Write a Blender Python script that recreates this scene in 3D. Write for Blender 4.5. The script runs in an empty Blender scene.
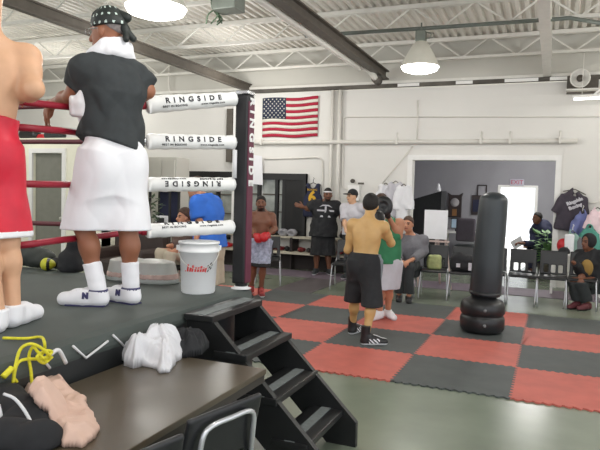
import bpy, bmesh, math, random
import numpy as np
from mathutils import Vector, Matrix
random.seed(7)
SC = bpy.context.scene
COL = SC.collection
V = lambda *a: np.array(a, float)
def nrm(v):
    v = np.array(v, float); return v / max(1e-9, np.linalg.norm(v))
UP = V(0, 0, 1)
# ------------------------------------------------------------------ camera model (metres; X along the back wall, Y towards it)
CR = V(0.92358, 0.382409, 0.027637); CU = V(-0.045428, 0.037571, 0.998261); CF = V(-0.380706, 0.923229, -0.052072)
CC = V(2.249711, -5.21132, 1.637795); FPX = 610.0
def ray(px, py): return CF + CR * ((px - 300) / FPX) - CU * ((py - 225) / FPX)
def at(px, py, d): return CC + ray(px, py) * d
def atz(px, py, z): r = ray(px, py); return CC + r * ((z - CC[2]) / r[2])
def aty(px, py, y): r = ray(px, py); return CC + r * ((y - CC[1]) / r[1])
CHR = nrm(V(CR[0], CR[1], 0)); CHF = nrm(V(CF[0], CF[1], 0))     # horizontal right / away directions
def hdir(a, b): return nrm(CHR * a + CHF * b)                      # a to the right, b away
cam = bpy.data.cameras.new('camera'); cam.lens = 36.0 * FPX / 600.0; cam.sensor_width = 36; cam.clip_start = 0.05; cam.clip_end = 200
co = bpy.data.objects.new('camera', cam); COL.objects.link(co)
co.matrix_world = Matrix(((CR[0], CU[0], -CF[0], CC[0]), (CR[1], CU[1], -CF[1], CC[1]), (CR[2], CU[2], -CF[2], CC[2]), (0, 0, 0, 1)))
SC.camera = co
# ------------------------------------------------------------------ materials
def lin(c): return tuple(((x / 255) / 12.92 if x <= 10 else (((x / 255) + .055) / 1.055) ** 2.4) for x in c)
MATS = {}
def mat(name, rgb, rough=.6, metal=0., var=.06, scale=9., bump=0., emit=0., trans=0., spec=None, coat=0.):
    if name in MATS: return MATS[name]
    m = bpy.data.materials.new(name); m.use_nodes = True
    nt = m.node_tree; b = nt.nodes['Principled BSDF']
    L = lin(rgb)
    b.inputs['Roughness'].default_value = rough; b.inputs['Metallic'].default_value = metal
    if spec is not None: b.inputs['Specular IOR Level'].default_value = spec
    if coat: b.inputs['Coat Weight'].default_value = coat
    tc = nt.nodes.new('ShaderNodeTexCoord'); nz = nt.nodes.new('ShaderNodeTexNoise')
    nz.inputs['Scale'].default_value = scale; nz.inputs['Detail'].default_value = 3
    nt.links.new(tc.outputs['Object'], nz.inputs['Vector'])
    rp = nt.nodes.new('ShaderNodeValToRGB')
    rp.color_ramp.elements[0].position = .3; rp.color_ramp.elements[1].position = .7
    rp.color_ramp.elements[0].color = (*[x * (1 - var) for x in L], 1); rp.color_ramp.elements[1].color = (*[min(1, x * (1 + var)) for x in L], 1)
    nt.links.new(nz.outputs['Fac'], rp.inputs['Fac']); nt.links.new(rp.outputs['Color'], b.inputs['Base Color'])
    if bump:
        bp = nt.nodes.new('ShaderNodeBump'); bp.inputs['Strength'].default_value = bump; bp.inputs['Distance'].default_value = .02
        nt.links.new(nz.outputs['Fac'], bp.inputs['Height']); nt.links.new(bp.outputs['Normal'], b.inputs['Normal'])
    if emit:
        b.inputs['Emission Color'].default_value = (*L, 1); b.inputs['Emission Strength'].default_value = emit
    if trans:
        b.inputs['Transmission Weight'].default_value = trans
    MATS[name] = m; return m
def wallmat(name, rgb, block=True):
    m = mat(name, rgb, .75, var=.02, scale=1.3); nt = m.node_tree; b = nt.nodes['Principled BSDF']
    if block:
        br = nt.nodes.new('ShaderNodeTexBrick'); tc = nt.nodes.new('ShaderNodeTexCoord'); mp = nt.nodes.new('ShaderNodeMapping')
        mp.inputs['Rotation'].default_value = (math.pi / 2, 0, 0)
        nt.links.new(tc.outputs['Object'], mp.inputs['Vector']); nt.links.new(mp.outputs['Vector'], br.inputs['Vector'])
        br.inputs['Scale'].default_value = 1; br.inputs['Brick Width'].default_value = .4; br.inputs['Row Height'].default_value = .2; br.inputs['Mortar Size'].default_value = .006
        br.inputs['Color1'].default_value = (1, 1, 1, 1); br.inputs['Color2'].default_value = (.9, .9, .9, 1); br.inputs['Mortar'].default_value = (.3, .3, .3, 1)
        bp = nt.nodes.new('ShaderNodeBump'); bp.inputs['Strength'].default_value = .25; bp.inputs['Distance'].default_value = .01
        nt.links.new(br.outputs['Color'], bp.inputs['Height']); nt.links.new(bp.outputs['Normal'], b.inputs['Normal'])
    return m
# ------------------------------------------------------------------ scene objects
def tag(o, label, cat, group=None):
    o['label'] = label; o['category'] = cat
    if group: o['group'] = group
    return o
def thing(name, label, cat, loc=(0, 0, 0), rotz=0., group=None):
    o = bpy.data.objects.new(name, None); COL.objects.link(o); o.empty_display_size = .1
    o.location = Vector(loc); o.rotation_euler = (0, 0, rotz)
    return tag(o, label, cat, group)
def mkmesh(name, verts, faces, mats, smooth=True, fmat=None):
    me = bpy.data.meshes.new(name)
    verts = np.asarray(verts, np.float32)
    if isinstance(faces, np.ndarray):
        n, k = faces.shape
        me.vertices.add(len(verts)); me.vertices.foreach_set('co', verts.ravel())
        me.loops.add(n * k); me.loops.foreach_set('vertex_index', faces.astype(np.int32).ravel())
        me.polygons.add(n); me.polygons.foreach_set('loop_start', np.arange(n, dtype=np.int32) * k)
        me.update(calc_edges=True)
    else:
        me.from_pydata([tuple(map(float, v)) for v in verts], [], faces); me.update()
    if not isinstance(mats, (list, tuple)): mats = [mats]
    for m in mats: me.materials.append(m)
    me.polygons.foreach_set('use_smooth', np.full(len(me.polygons), smooth))
    if fmat is not None: me.polygons.foreach_set('material_index', np.asarray(fmat, np.int32))
    me.update(); return me
def link(name, me, parent=None, world=False):
    """link a mesh; world=True means its vertices are in world coordinates and the parent is an unrotated empty"""
    if world and parent is not None:
        me.transform(Matrix.Translation(-parent.location))
    o = bpy.data.objects.new(name, me); COL.objects.link(o)
    if parent is not None: o.parent = parent
    return o
def struct(name, me): 
    o = link(name, me); o['kind'] = 'structure'; return o
class MB:
    """collects boxes, tubes, lathes and prisms into one mesh"""
    def __init__(s): s.v = []; s.f = []; s.sm = []
    def add(s, v, f, smooth=False):
        n = len(s.v); s.v += [tuple(map(float, q)) for q in v]; s.f += [tuple(i + n for i in q) for q in f]; s.sm += [smooth] * len(f); return s
    def box(s, c, h, M=None, bev=0.):
        c = V(*c); h = V(*h); M = np.eye(3) if M is None else M
        if bev <= 0:
            v = [c + M @ (h * V(x, y, z)) for x in (-1, 1) for y in (-1, 1) for z in (-1, 1)]
            return s.add(v, [(0, 1, 3, 2), (4, 6, 7, 5), (0, 4, 5, 1), (2, 3, 7, 6), (0, 2, 6, 4), (1, 5, 7, 3)])
        bm = bmesh.new(); bmesh.ops.create_cube(bm, size=2)
        for q in bm.verts: q.co = Vector(h * np.array(q.co))
        bmesh.ops.bevel(bm, geom=list(bm.edges), offset=min(bev, .95 * min(h)), segments=2, profile=.6, affect='EDGES')
        bm.verts.index_update()
        v = [c + M @ np.array(q.co) for q in bm.verts]; f = [tuple(w.index for w in q.verts) for q in bm.faces]; bm.free()
        return s.add(v, f)
    def bar(s, a, b, w, t, up=(0, 0, 1), bev=0.):
        a = V(*a); b = V(*b); y = nrm(b - a); x = np.cross(y, V(*up)); x = nrm(x); z = np.cross(x, y)
        return s.box((a + b) / 2, (w / 2, np.linalg.norm(b - a) / 2, t / 2), np.stack([x, y, z], 1), bev)
    def tube(s, pts, r, n=10, closed=False, caps=True):
        pts = [V(*p) for p in pts]; m = len(pts); rs = r if isinstance(r, (list, tuple)) else [r] * m
        prev = None; v = []; f = []
        for i, p in enumerate(pts):
            if closed: t = nrm(pts[(i + 1) % m] - pts[i - 1])
            else: t = nrm(pts[min(i + 1, m - 1)] - pts[max(i - 1, 0)])
            if prev is None: x = nrm(np.cross(t, V(.3, .2, 1) if abs(t[2]) < .9 else V(1, .1, 0)))
            else: x = nrm(prev - t * (prev @ t))
            prev = x; y = np.cross(t, x)
            for k in range(n):
                a = 2 * math.pi * k / n; v.append(p + (x * math.cos(a) + y * math.sin(a)) * rs[i])
        for i in range(m if closed else m - 1):
            j = (i + 1) % m
            for k in range(n): f.append((i * n + k, i * n + (k + 1) % n, j * n + (k + 1) % n, j * n + k))
        if caps and not closed: f.append(tuple(range(n))[::-1]); f.append(tuple((m - 1) * n + k for k in range(n)))
        return s.add(v, f, True)
    def lathe(s, prof, c=(0, 0, 0), n=32, M=None, cap=True):
        c = V(*c); M = np.eye(3) if M is None else M; v = []; f = []
        for r, z in prof:
            for k in range(n):
                a = 2 * math.pi * k / n; v.append(c + M @ V(r * math.cos(a), r * math.sin(a), z))
        for i in range(len(prof) - 1):
            for k in range(n): f.append((i * n + k, i * n + (k + 1) % n, (i + 1) * n + (k + 1) % n, (i + 1) * n + k))
        if cap: f.append(tuple(range(n))[::-1]); f.append(tuple((len(prof) - 1) * n + k for k in range(n)))
        return s.add(v, f, True)
    def prism(s, poly, d, O=(0, 0, 0), X=(1, 0, 0), Y=(0, 1, 0)):
        """polygon in the plane O,X,Y, extruded by vector d"""
        O = V(*O); X = V(*X); Y = V(*Y); d = V(*d); n = len(poly)
        a = [O + X * p[0] + Y * p[1] for p in poly]; v = a + [q + d for q in a]
        f = [tuple(range(n))[::-1], tuple(range(n, 2 * n))] + [(i, (i + 1) % n, n + (i + 1) % n, n + i) for i in range(n)]
        return s.add(v, f)
    def mesh(s, name, m, fmat=None):
        bm = bmesh.new(); vs = [bm.verts.new(q) for q in s.v]
        keep = []
        for f, sm in zip(s.f, s.sm):
            try: q = bm.faces.new([vs[i] for i in f]); q.smooth = sm; keep.append(q)
            except ValueError: pass
        bmesh.ops.recalc_face_normals(bm, faces=bm.faces)
        me = bpy.data.meshes.new(name); bm.to_mesh(me); bm.free()
        for q in (m if isinstance(m, (list, tuple)) else [m]): me.materials.append(q)
        return me
    def build(s, name, m, parent=None, world=False): return link(name, s.mesh(name, m), parent, world)
def spline(pts, n=8):
    P = [V(*p) for p in pts]; P = [2 * P[0] - P[1]] + P + [2 * P[-1] - P[-2]]; out = []
    for i in range(1, len(P) - 2):
        for k in range(n):
            t = k / n; a, b, c, d = P[i - 1:i + 3]
            out.append(.5 * (2 * b + (c - a) * t + (2 * a - 5 * b + 4 * c - d) * t * t + (3 * b - a - 3 * c + d) * t ** 3))
    out.append(P[-2]); return out
_tc = {}
def textmesh(txt, size=1., ext=0.002, spacing=1., bold=.0, shear=0.):
    key = (txt, size, ext, spacing, bold, shear)
    cu = bpy.data.curves.new('letters', 'FONT'); cu.body = txt; cu.size = size; cu.extrude = ext; cu.space_character = spacing; cu.offset = bold; cu.shear = shear
    cu.align_x = 'CENTER'; cu.align_y = 'CENTER'; cu.resolution_u = 3
    o = bpy.data.objects.new('letters', cu); COL.objects.link(o)
    bpy.context.view_layer.update()
    me = bpy.data.meshes.new_from_object(o.evaluated_get(bpy.context.evaluated_depsgraph_get()))
    bpy.data.objects.remove(o); return me
def text(name, txt, m, O, X, Y, size, parent=None, world=True, warp=None, **k):
    """lettering with its centre at O, reading along X with its tops along Y"""
    me = textmesh(txt, size, **k); X = nrm(X); Y = nrm(Y); Z = np.cross(X, Y); O = V(*O)
    n = len(me.vertices); c = np.empty(n * 3, np.float32); me.vertices.foreach_get('co', c); c = c.reshape(-1, 3)
    w = warp(c) if warp else O + c[:, :1] * X + c[:, 1:2] * Y + c[:, 2:3] * Z
    me.vertices.foreach_set('co', np.asarray(w, np.float32).ravel()); me.materials.clear(); me.materials.append(m); me.update()
    return link(name, me, parent, world)
# ------------------------------------------------------------------ smooth solids from distance fields
class Sdf:
    def __init__(s, res=.01, k=.03): s.res = res; s.k = k; s.p = []; s.dispf = None; s.cuts = []
    def cap(s, a, b, ra, rb=None, k=None, sub=False): s.p.append(('cap', V(*a), V(*b), ra, ra if rb is None else rb, s.k if k is None else k, sub)); return s
    def cone(s, a, b, ra, rb, k=None, sub=False): s.p.append(('cone', V(*a), V(*b), ra, rb, s.k if k is None else k, sub)); return s
    def ell(s, c, r, M=None, k=None, sub=False): s.p.append(('ell', V(*c), V(*r), np.eye(3) if M is None else M, None, s.k if k is None else k, sub)); return s
    def box(s, c, h, M=None, rd=.01, k=None, sub=False): s.p.append(('box', V(*c), V(*h), np.eye(3) if M is None else M, rd, s.k if k is None else k, sub)); return s
    def econe(s, c0, c1, r0, r1, M, k=None, sub=False): s.p.append(('econe', V(*c0), V(*c1), (V(*r0), V(*r1)), M, s.k if k is None else k, sub)); return s
    def cut(s, pt, n): s.cuts.append((V(*pt), nrm(n))); return s
    def bb(s, q):
        if q[0] in ('cap', 'cone'):
            r = max(q[3], q[4]); return np.minimum(q[1], q[2]) - r, np.maximum(q[1], q[2]) + r
        if q[0] in ('ell', 'box'):
            e = np.abs(q[3]) @ q[2]; return q[1] - e, q[1] + e
        r = max(q[3][0].max(), q[3][1].max()); return np.minimum(q[1], q[2]) - r, np.maximum(q[1], q[2]) + r
    def ev(s, q, X, Y, Z):
        t = q[0]
        if t in ('cap', 'cone'):
            a, b = q[1], q[2]; ab = b - a; L2 = max(1e-9, ab @ ab); L = math.sqrt(L2)
            x = X - a[0]; y = Y - a[1]; z = Z - a[2]
            tt = (x * ab[0] + y * ab[1] + z * ab[2]) / L2
            tc = np.clip(tt, 0, 1)
            if t == 'cap':
                return np.sqrt((x - tc * ab[0]) ** 2 + (y - tc * ab[1]) ** 2 + (z - tc * ab[2]) ** 2) - (q[3] + (q[4] - q[3]) * tc)
            dr = np.sqrt(np.maximum(0, (x - tt * ab[0]) ** 2 + (y - tt * ab[1]) ** 2 + (z - tt * ab[2]) ** 2)) - (q[3] + (q[4] - q[3]) * tc)
            return np.maximum(dr, np.maximum(-tt, tt - 1) * L)
        if t == 'ell':
            M = q[3]; x = X - q[1][0]; y = Y - q[1][1]; z = Z - q[1][2]; k0 = 0; k1 = 0
            for i in range(3):
                u = x * M[0, i] + y * M[1, i] + z * M[2, i]; k0 = k0 + (u / q[2][i]) ** 2; k1 = k1 + (u / q[2][i] ** 2) ** 2
            k0 = np.sqrt(k0); return k0 * (k0 - 1) / np.maximum(np.sqrt(k1), 1e-6)
        if t == 'box':
            M = q[3]; x = X - q[1][0]; y = Y - q[1][1]; z = Z - q[1][2]; o = 0; mx = -1e3
            for i in range(3):
                u = np.abs(x * M[0, i] + y * M[1, i] + z * M[2, i]) - q[2][i] + q[4]; o = o + np.maximum(u, 0) ** 2; mx = np.maximum(mx, u)
            return np.sqrt(o) + np.minimum(mx, 0) - q[4]
        if t == 'econe':
            a, b = q[1], q[2]; ab = b - a; L2 = ab @ ab; M = q[4]
            x = X - a[0]; y = Y - a[1]; z = Z - a[2]; tt = (x * ab[0] + y * ab[1] + z * ab[2]) / L2; tc = np.clip(tt, 0, 1)
            x = x - tt * ab[0]; y = y - tt * ab[1]; z = z - tt * ab[2]
            u = x * M[0, 0] + y * M[1, 0] + z * M[2, 0]; w = x * M[0, 1] + y * M[1, 1] + z * M[2, 1]
            rx = q[3][0][0] + (q[3][1][0] - q[3][0][0]) * tc; ry = q[3][0][1] + (q[3][1][1] - q[3][0][1]) * tc
            d = (np.sqrt((u / rx) ** 2 + (w / ry) ** 2) - 1) * np.minimum(rx, ry)
            return np.maximum(d, np.maximum(-tt, tt - 1) * math.sqrt(L2))
    def surface(s):
        r = s.res; lo = V(9e9, 9e9, 9e9); hi = -lo
        for q in s.p:
            if q[-1]: continue
            a, b = s.bb(q); lo = np.minimum(lo, a); hi = np.maximum(hi, b)
        lo = lo - .03 - 2 * r; hi = hi + .03 + 2 * r
        n = np.ceil((hi - lo) / r).astype(int) + 1
        ax = [(lo[i] + np.arange(n[i]) * r).astype(np.float32) for i in range(3)]
        D = np.full(n, .2, np.float32)
        for q in s.p:
            k = max(q[-2], 1e-4); a, b = s.bb(q); m = k + 3 * r
            i0 = np.maximum(0, np.floor((a - m - lo) / r).astype(int)); i1 = np.minimum(n, np.ceil((b + m - lo) / r).astype(int) + 1)
            if (i1 <= i0).any(): continue
            sl = tuple(slice(x, y) for x, y in zip(i0, i1))
            d = s.ev(q, ax[0][sl[0]][:, None, None], ax[1][sl[1]][None, :, None], ax[2][sl[2]][None, None, :]).astype(np.float32)
            o = D[sl]
            if q[-1]:
                h = np.maximum(k - np.abs(o + d), 0) / k; D[sl] = np.maximum(o, -d) + h * h * k / 4
            else:
                h = np.maximum(k - np.abs(o - d), 0) / k; D[sl] = np.minimum(o, d) - h * h * k / 4
        G = (ax[0][:, None, None], ax[1][None, :, None], ax[2][None, None, :])
        if s.dispf is not None: D = D + s.dispf(*G).astype(np.float32)
        for p, nn in s.cuts: D = np.maximum(D, ((G[0] - p[0]) * nn[0] + (G[1] - p[1]) * nn[1] + (G[2] - p[2]) * nn[2]).astype(np.float32))
        D[[0, -1]] = .2; D[:, [0, -1]] = .2; D[:, :, [0, -1]] = .2
        I = D < 0
        cnt = sum(I[i:n[0] - 1 + i, j:n[1] - 1 + j, k:n[2] - 1 + k].astype(np.int8) for i in (0, 1) for j in (0, 1) for k in (0, 1))
        act = np.argwhere((cnt > 0) & (cnt < 8))
        idx = np.full(n - 1, -1, np.int32); idx[act[:, 0], act[:, 1], act[:, 2]] = np.arange(len(act))
        acc = np.zeros((len(act), 3), np.float32); num = np.zeros(len(act), np.float32)
        C = [(i, j, k) for i in (0, 1) for j in (0, 1) for k in (0, 1)]
        val = {c: D[act[:, 0] + c[0], act[:, 1] + c[1], act[:, 2] + c[2]] for c in C}
        for c in C:
            for a in range(3):
                if c[a] == 0:
                    e = list(c); e[a] = 1; e = tuple(e); va, vb = val[c], val[e]; m = (va < 0) != (vb < 0)
                    t = np.where(m, va / np.where(m, va - vb, 1), 0)
                    pt = np.tile(np.array(c, np.float32), (len(act), 1)); pt[:, a] += t
                    acc += pt * m[:, None]; num += m
        vert = lo + (act + acc / np.maximum(num, 1)[:, None]) * r
        F = []
        for a in range(3):
            b, c = (a + 1) % 3, (a + 2) % 3
            s0 = [slice(1, -1)] * 3; s0[a] = slice(0, -1); s1 = list(s0); s1[a] = slice(1, None)
            A = I[tuple(s0)]; B = I[tuple(s1)]
            for flip, M in ((0, A & ~B), (1, ~A & B)):
                e = np.argwhere(M)
                if not len(e): continue
                for q in (b, c): e[:, q] += 1
                def cell(db, dc):
                    w = e.copy(); w[:, b] -= db; w[:, c] -= dc; return idx[w[:, 0], w[:, 1], w[:, 2]]
                q4 = np.stack([cell(1, 1), cell(0, 1), cell(0, 0), cell(1, 0)], 1)
                F.append(q4[:, ::-1] if flip else q4)
        F = np.concatenate(F)
        # one relaxation pass
        for _ in range(2):
            S = np.zeros_like(vert); N = np.zeros(len(vert))
            for i in range(4):
                j = (i + 1) % 4
                for u, w in ((i, j), (j, i)):
                    for x in range(3): S[:, x] += np.bincount(F[:, u], vert[F[:, w], x], len(vert))
                    N += np.bincount(F[:, u], minlength=len(vert))
            vert = .5 * vert + .5 * S / np.maximum(N, 1)[:, None]
        return vert, F
    def mesh(s, name, mats, mf=None):
        v, f = s.surface()
        fm = None
        if mf is not None: fm = mf(v[f].mean(1))
        return mkmesh(name, v, f, mats, True, fm)
    def build(s, name, mats, parent=None, world=False, mf=None): return link(name, s.mesh(name, mats, mf), parent, world)
from mathutils import noise as NZ
def ridged(x, y, seed, sc=7., st=2.2, ang=.6):
    c, s = math.cos(ang), math.sin(ang); u, v = c * x + s * y, -s * x + c * y
    w = NZ.noise((u * 6 + seed, v * 6, seed * 1.3)) * .6
    a = 1 - abs(NZ.noise((u * sc + w + seed, v * sc / st + w, seed))) * 2.6
    b = 1 - abs(NZ.noise((u * sc * 1.1 / st + 3.1 + seed, v * sc * 1.9 + w, seed + 5))) * 2.6
    d = 1 - abs(NZ.noise((u * sc * 2.7 + seed, v * sc * 2.7, seed + 9))) * 2.4
    return max(a, .0) * .6 + max(b, 0) * .35 + max(d, 0) * .22
def drape(name, poly, base, mats, amp, seed, thick=.012, res=.007, sc=7., st=2.2, ang=.6, solid=None, fmat=None):
    """crumpled cloth lying on a support: a fine grid inside the outline, ridged into creases, closed underneath"""
    P = np.array(poly); lo = P.min(0) - .02; hi = P.max(0) + .02; nx, ny = (np.ceil((hi - lo) / res).astype(int) + 1)
    def inside(x, y):
        c = False; j = len(P) - 1
        for i in range(len(P)):
            if (P[i][1] > y) != (P[j][1] > y) and x < (P[j][0] - P[i][0]) * (y - P[i][1]) / (P[j][1] - P[i][1]) + P[i][0]: c = not c
            j = i
        return c
    def edge(x, y):
        d = 9.
        for i in range(len(P)):
            a = P[i - 1]; b = P[i]; ab = b - a; t = max(0, min(1, ((x - a[0]) * ab[0] + (y - a[1]) * ab[1]) / (ab @ ab))); d = min(d, math.hypot(x - a[0] - t * ab[0], y - a[1] - t * ab[1]))
        return d
    idx = {}; vs = []; bs = []
    for i in range(nx):
        for j in range(ny):
            x = lo[0] + i * res; y = lo[1] + j * res
            xw = x + .018 * NZ.noise((x * 14, y * 14, seed)); yw = y + .018 * NZ.noise((x * 14, y * 14, seed + 4))
            if inside(xw, yw):
                e = edge(xw, yw); b = base(x, y, e); f = min(1, e / .03)
                idx[i, j] = len(vs); vs.append((x, y, b + thick * (.4 + .6 * f) + amp * ridged(x, y, seed, sc, st, ang) * (.35 + .65 * f))); bs.append((x, y, b if solid is None else solid))
    n = len(vs); fs = []; ed = {}
    for (i, j) in idx:
        q = [(i, j), (i + 1, j), (i + 1, j + 1), (i, j + 1)]
        if all(k in idx for k in q):
            a = [idx[k] for k in q]; fs.append(tuple(a)); fs.append(tuple(n + k for k in a[::-1]))
            for k in range(4):
                e = (a[k], a[(k + 1) % 4]); r = (e[1], e[0])
                if r in ed: del ed[r]
                else: ed[e] = 1
    for a, b in ed: fs.append((b, a, n + a, n + b))
    used = sorted({k for f in fs for k in f}); mp = {k: i for i, k in enumerate(used)}; al = vs + bs
    V_ = [al[k] for k in used]; F_ = [tuple(mp[k] for k in f) for f in fs]
    me = mkmesh(name, V_, F_, mats, True, None if fmat is None else [fmat(np.mean([V_[k] for k in f], 0)) for f in F_])
    return link(name, me)
def folds(amp, freq, seed=0, stretch=(1, 1, 1), n=5):
    rg = np.random.RandomState(seed); K = rg.randn(n, 3); K /= np.linalg.norm(K, axis=1)[:, None]; K *= freq * (0.6 + .9 * rg.rand(n, 1)) * np.array(stretch); ph = rg.rand(n) * 6.3
    def f(X, Y, Z):
        o = 0
        for k, p in zip(K, ph): o = o + (1 - 2 * np.abs(np.sin(k[0] * X + k[1] * Y + k[2] * Z + p + .6 * np.sin(1.7 * k[1] * X - k[0] * Z))))
        return o * (amp / math.sqrt(n))
    return f
# ------------------------------------------------------------------ people
class Fig:
    def __init__(s, d, sc, hc, head, fw, hf, arms, legs, sc_=1.0, res=.011, build=1.0, hipw=.09, shw=.185, drop=0.):
        """pixels and depths of the joints; fw/hf = directions the chest and the face point"""
        P = lambda q: at(q[0], q[1], d + (q[2] if len(q) > 2 else 0)) if not isinstance(q, np.ndarray) else q
        s.s = sc_; s.res = res; s.b = build
        s.sc = P(sc); s.hc = P(hc); s.head = P(head)
        s.U = nrm(s.sc - s.hc); F = nrm(V(*fw)); s.F = nrm(F - s.U * (F @ s.U)); s.R = np.cross(s.F, s.U)
        s.M = np.stack([s.R, s.F, s.U], 1); s.L = np.linalg.norm(s.sc - s.hc)
        s.hF = nrm(hf); u = UP - s.hF * (UP @ s.hF); s.hU = nrm(u); s.hR = np.cross(s.hF, s.hU)
        s.HM = np.stack([s.hR, s.hF, s.hU], 1)
        s.sh = {'L': s.sc - s.R * shw * sc_ - s.U * drop, 'R': s.sc + s.R * shw * sc_ - s.U * drop}
        s.hp = {'L': s.hc - s.R * hipw * sc_, 'R': s.hc + s.R * hipw * sc_}
        s.el = {k: P(arms[k][0]) for k in 'LR'}; s.wr = {k: P(arms[k][1]) for k in 'LR'}
        s.kn = {k: P(legs[k][0]) for k in 'LR'}; s.an = {k: P(legs[k][1]) for k in 'LR'}
        s.hands = {}
    def hp_(s, v): return s.head + s.HM @ (V(*v) * s.s)
    def torso(s, S, g=0.):
        m = s.s * s.b; L = s.L; M = s.M; o = lambda x, y, z: s.hc + M @ V(x, y, z)
        S.ell(o(0, .005, L * .74), (.165 * m + g, .108 * m + g, .19 * s.s + g), M, .06)
        S.ell(o(0, .0, L * .38), (.147 * m + g, .098 * m + g, .2 * s.s + g), M, .08)
        S.ell(o(0, -.005, L * .02), (.152 * m + g, .112 * m + g, .13 * s.s + g), M, .06)
        for k, q in (('L', -1), ('R', 1)):
            S.cap(s.sc + s.U * .05 * s.s - s.F * .02, s.sh[k] + s.U * .0, .052 * s.s + g, .052 * s.s + g, .05)
            S.ell(s.sh[k], V(.066, .066, .07) * s.s + g, M, .04)
            S.ell(o(q * .075 * m, -.055 * m, -.02), V(.085, .08, .1) * s.s + g, M, .04)
            S.ell(o(q * .075 * m, .07 * m, L * .74), V(.08, .045, .06) * s.s + g, M, .04)
            S.ell(o(q * .085 * m, -.06 * m, L * .78), V(.075, .045, .1) * s.s + g, M, .04)
    def body(s, S=None, handk=True, feet=True, muscles=1.):
        S = S or Sdf(s.res, .03); m = s.s
        s.torso(S)
        S.cap(s.sc + s.U * .0 - s.F * .01, s.head - s.hU * .05 * m - s.hF * .02 * m, .062 * m, .056 * m, .05)
        h = s.hp_; H = s.HM
        S.ell(h((0, -.012, .022)), V(.077, .096, .098) * m, H, .02)
        S.ell(h((0, .022, -.045)), V(.061, .07, .082) * m, H, .03)
        S.ell(h((0, .056, -.098)), V(.03, .028, .024) * m, H, .03)
        S.cap(h((0, .088, .008)), h((0, .108, -.034)), .009 * m, .017 * m, .012)
        S.cap(h((-.035, .08, .02)), h((.035, .08, .02)), .013 * m, .013 * m, .015)
        S.ell(h((0, .085, -.068)), V(.026, .014, .012) * m, H, .01)
        for q in (-1, 1):
            S.ell(h((q * .079, -.008, -.02)), V(.011, .022, .033) * m, H, .008)
            S.ell(h((q * .031, .094, .001)), V(.017, .012, .011) * m, H, .012, True)
        for k, q in (('L', -1), ('R', 1)):
            a, b, c = s.sh[k], s.el[k], s.wr[k]
            S.cap(a, b, .054 * m, .043 * m, .04); S.ell((a * .55 + b * .45) + s.F * .01, (.05 * m, .05 * m, .06 * m), None, .04)
            S.cap(b, c, .046 * m, .029 * m, .03); S.ell(b * .7 + c * .3, (.048 * m,) * 3, None, .04)
            a, b, c = s.hp[k], s.kn[k], s.an[k]
            S.cap(a, b, .09 * m, .057 * m, .05); S.cap(b, c, .056 * m, .037 * m, .03)
            back = nrm(np.cross(nrm(c - b), s.R)); back = back if back @ s.F < 0 else -back
            S.ell(b * .68 + c * .32 + back * .022 * m, (.052 * m, .052 * m, .06 * m), None, .05)
            if k in s.hands: s.hand(S, s.wr[k], *s.hands[k])
        if muscles:
            o = lambda x, y, z: s.hc + s.M @ V(x, y, z)
            S.cap(o(0, -.122 * s.b * m, s.L * .2), o(0, -.128 * s.b * m, s.L * .9), .012 * m, .012 * m, .045, True)
        s.S = S; return S
    def hand(s, S, w, d, n, t, curl=.5, spread=.1):
        """w wrist, d pointing direction, n back-of-hand normal, t thumb side"""
        m = s.s; d = nrm(d); n = nrm(n - d * (n @ d)); t0 = np.cross(d, n); t = t0 if t0 @ t > 0 else -t0
        r = max(.0088 * m, s.res * 1.15)
        pc = w + d * .055 * m
        S.box(pc, V(.042, .05, .014) * m, np.stack([t, d, n], 1), .012, .02)
        S.cap(w, pc, .028 * m, .03 * m, .02)
        for i, (o, l) in enumerate(((.033, .078), (.011, .088), (-.011, .082), (-.032, .064))):
            p = w + d * .095 * m + t * o * m; a = 0.
            for j, q in enumerate((.45, .32, .27)):
                a += curl * (.7 if j == 0 else 1.)
                e = nrm(d * math.cos(a) - n * math.sin(a) + t * (o * spread * 6 if j == 0 else 0))
                S.cap(p, p + e * l * q * m, r, r * .93, .006); p = p + e * l * q * m
        p = w + d * .03 * m + t * .036 * m; e = nrm(d * .65 + t * .7 - n * .25)
        S.cap(p, p + e * .045 * m, r * 1.35, r * 1.15, .012); p = p + e * .045 * m; e = nrm(d * .9 + t * .25 - n * (.3 + .4 * curl))
        S.cap(p, p + e * .035 * m, r * 1.1, r, .006)
    def facemat(s, beard=False):
        def f(c):
            q = ((c - s.head) @ s.HM) / s.s; x, y, z = q.T; o = np.zeros(len(c), np.int32)
            fr = y > .05
            o[fr & (np.abs(z + .068) < .0075) & (np.abs(x) < .026)] = 2
            o[fr & (np.abs(z - .001) < .007) & (np.abs(np.abs(x) - .031) < .014)] = 1
            o[fr & (np.abs(z - .024) < .006) & (np.abs(np.abs(x) - .033) < .02)] = 1
            if beard: o[(y > .03) & (z < -.05) & (z > -.14) & (np.abs(z + .068) > .0075) & ((np.abs(x) > .028) | (z < -.085) | (np.abs(z + .054) < .006))] = 1
            return o
        return f
    def cap_hair(s, S, g=.012, front=.03, low=-.06, over=0.):
        """hair as a shell over the skull, open at the face"""
        m = s.s; h = s.hp_
        S.ell(h((0, -.016, .026 + over)), V(.077 + g, .094 + g, .098 + g) * m, s.HM, .01)
        # keep what is above/behind the hairline plane
        n = nrm(s.HM @ V(0, .62, -.78)); S.cut(h((0, front, .04)) , n)
        S.cut(h((0, 0, low)), -s.hU); return S
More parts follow.
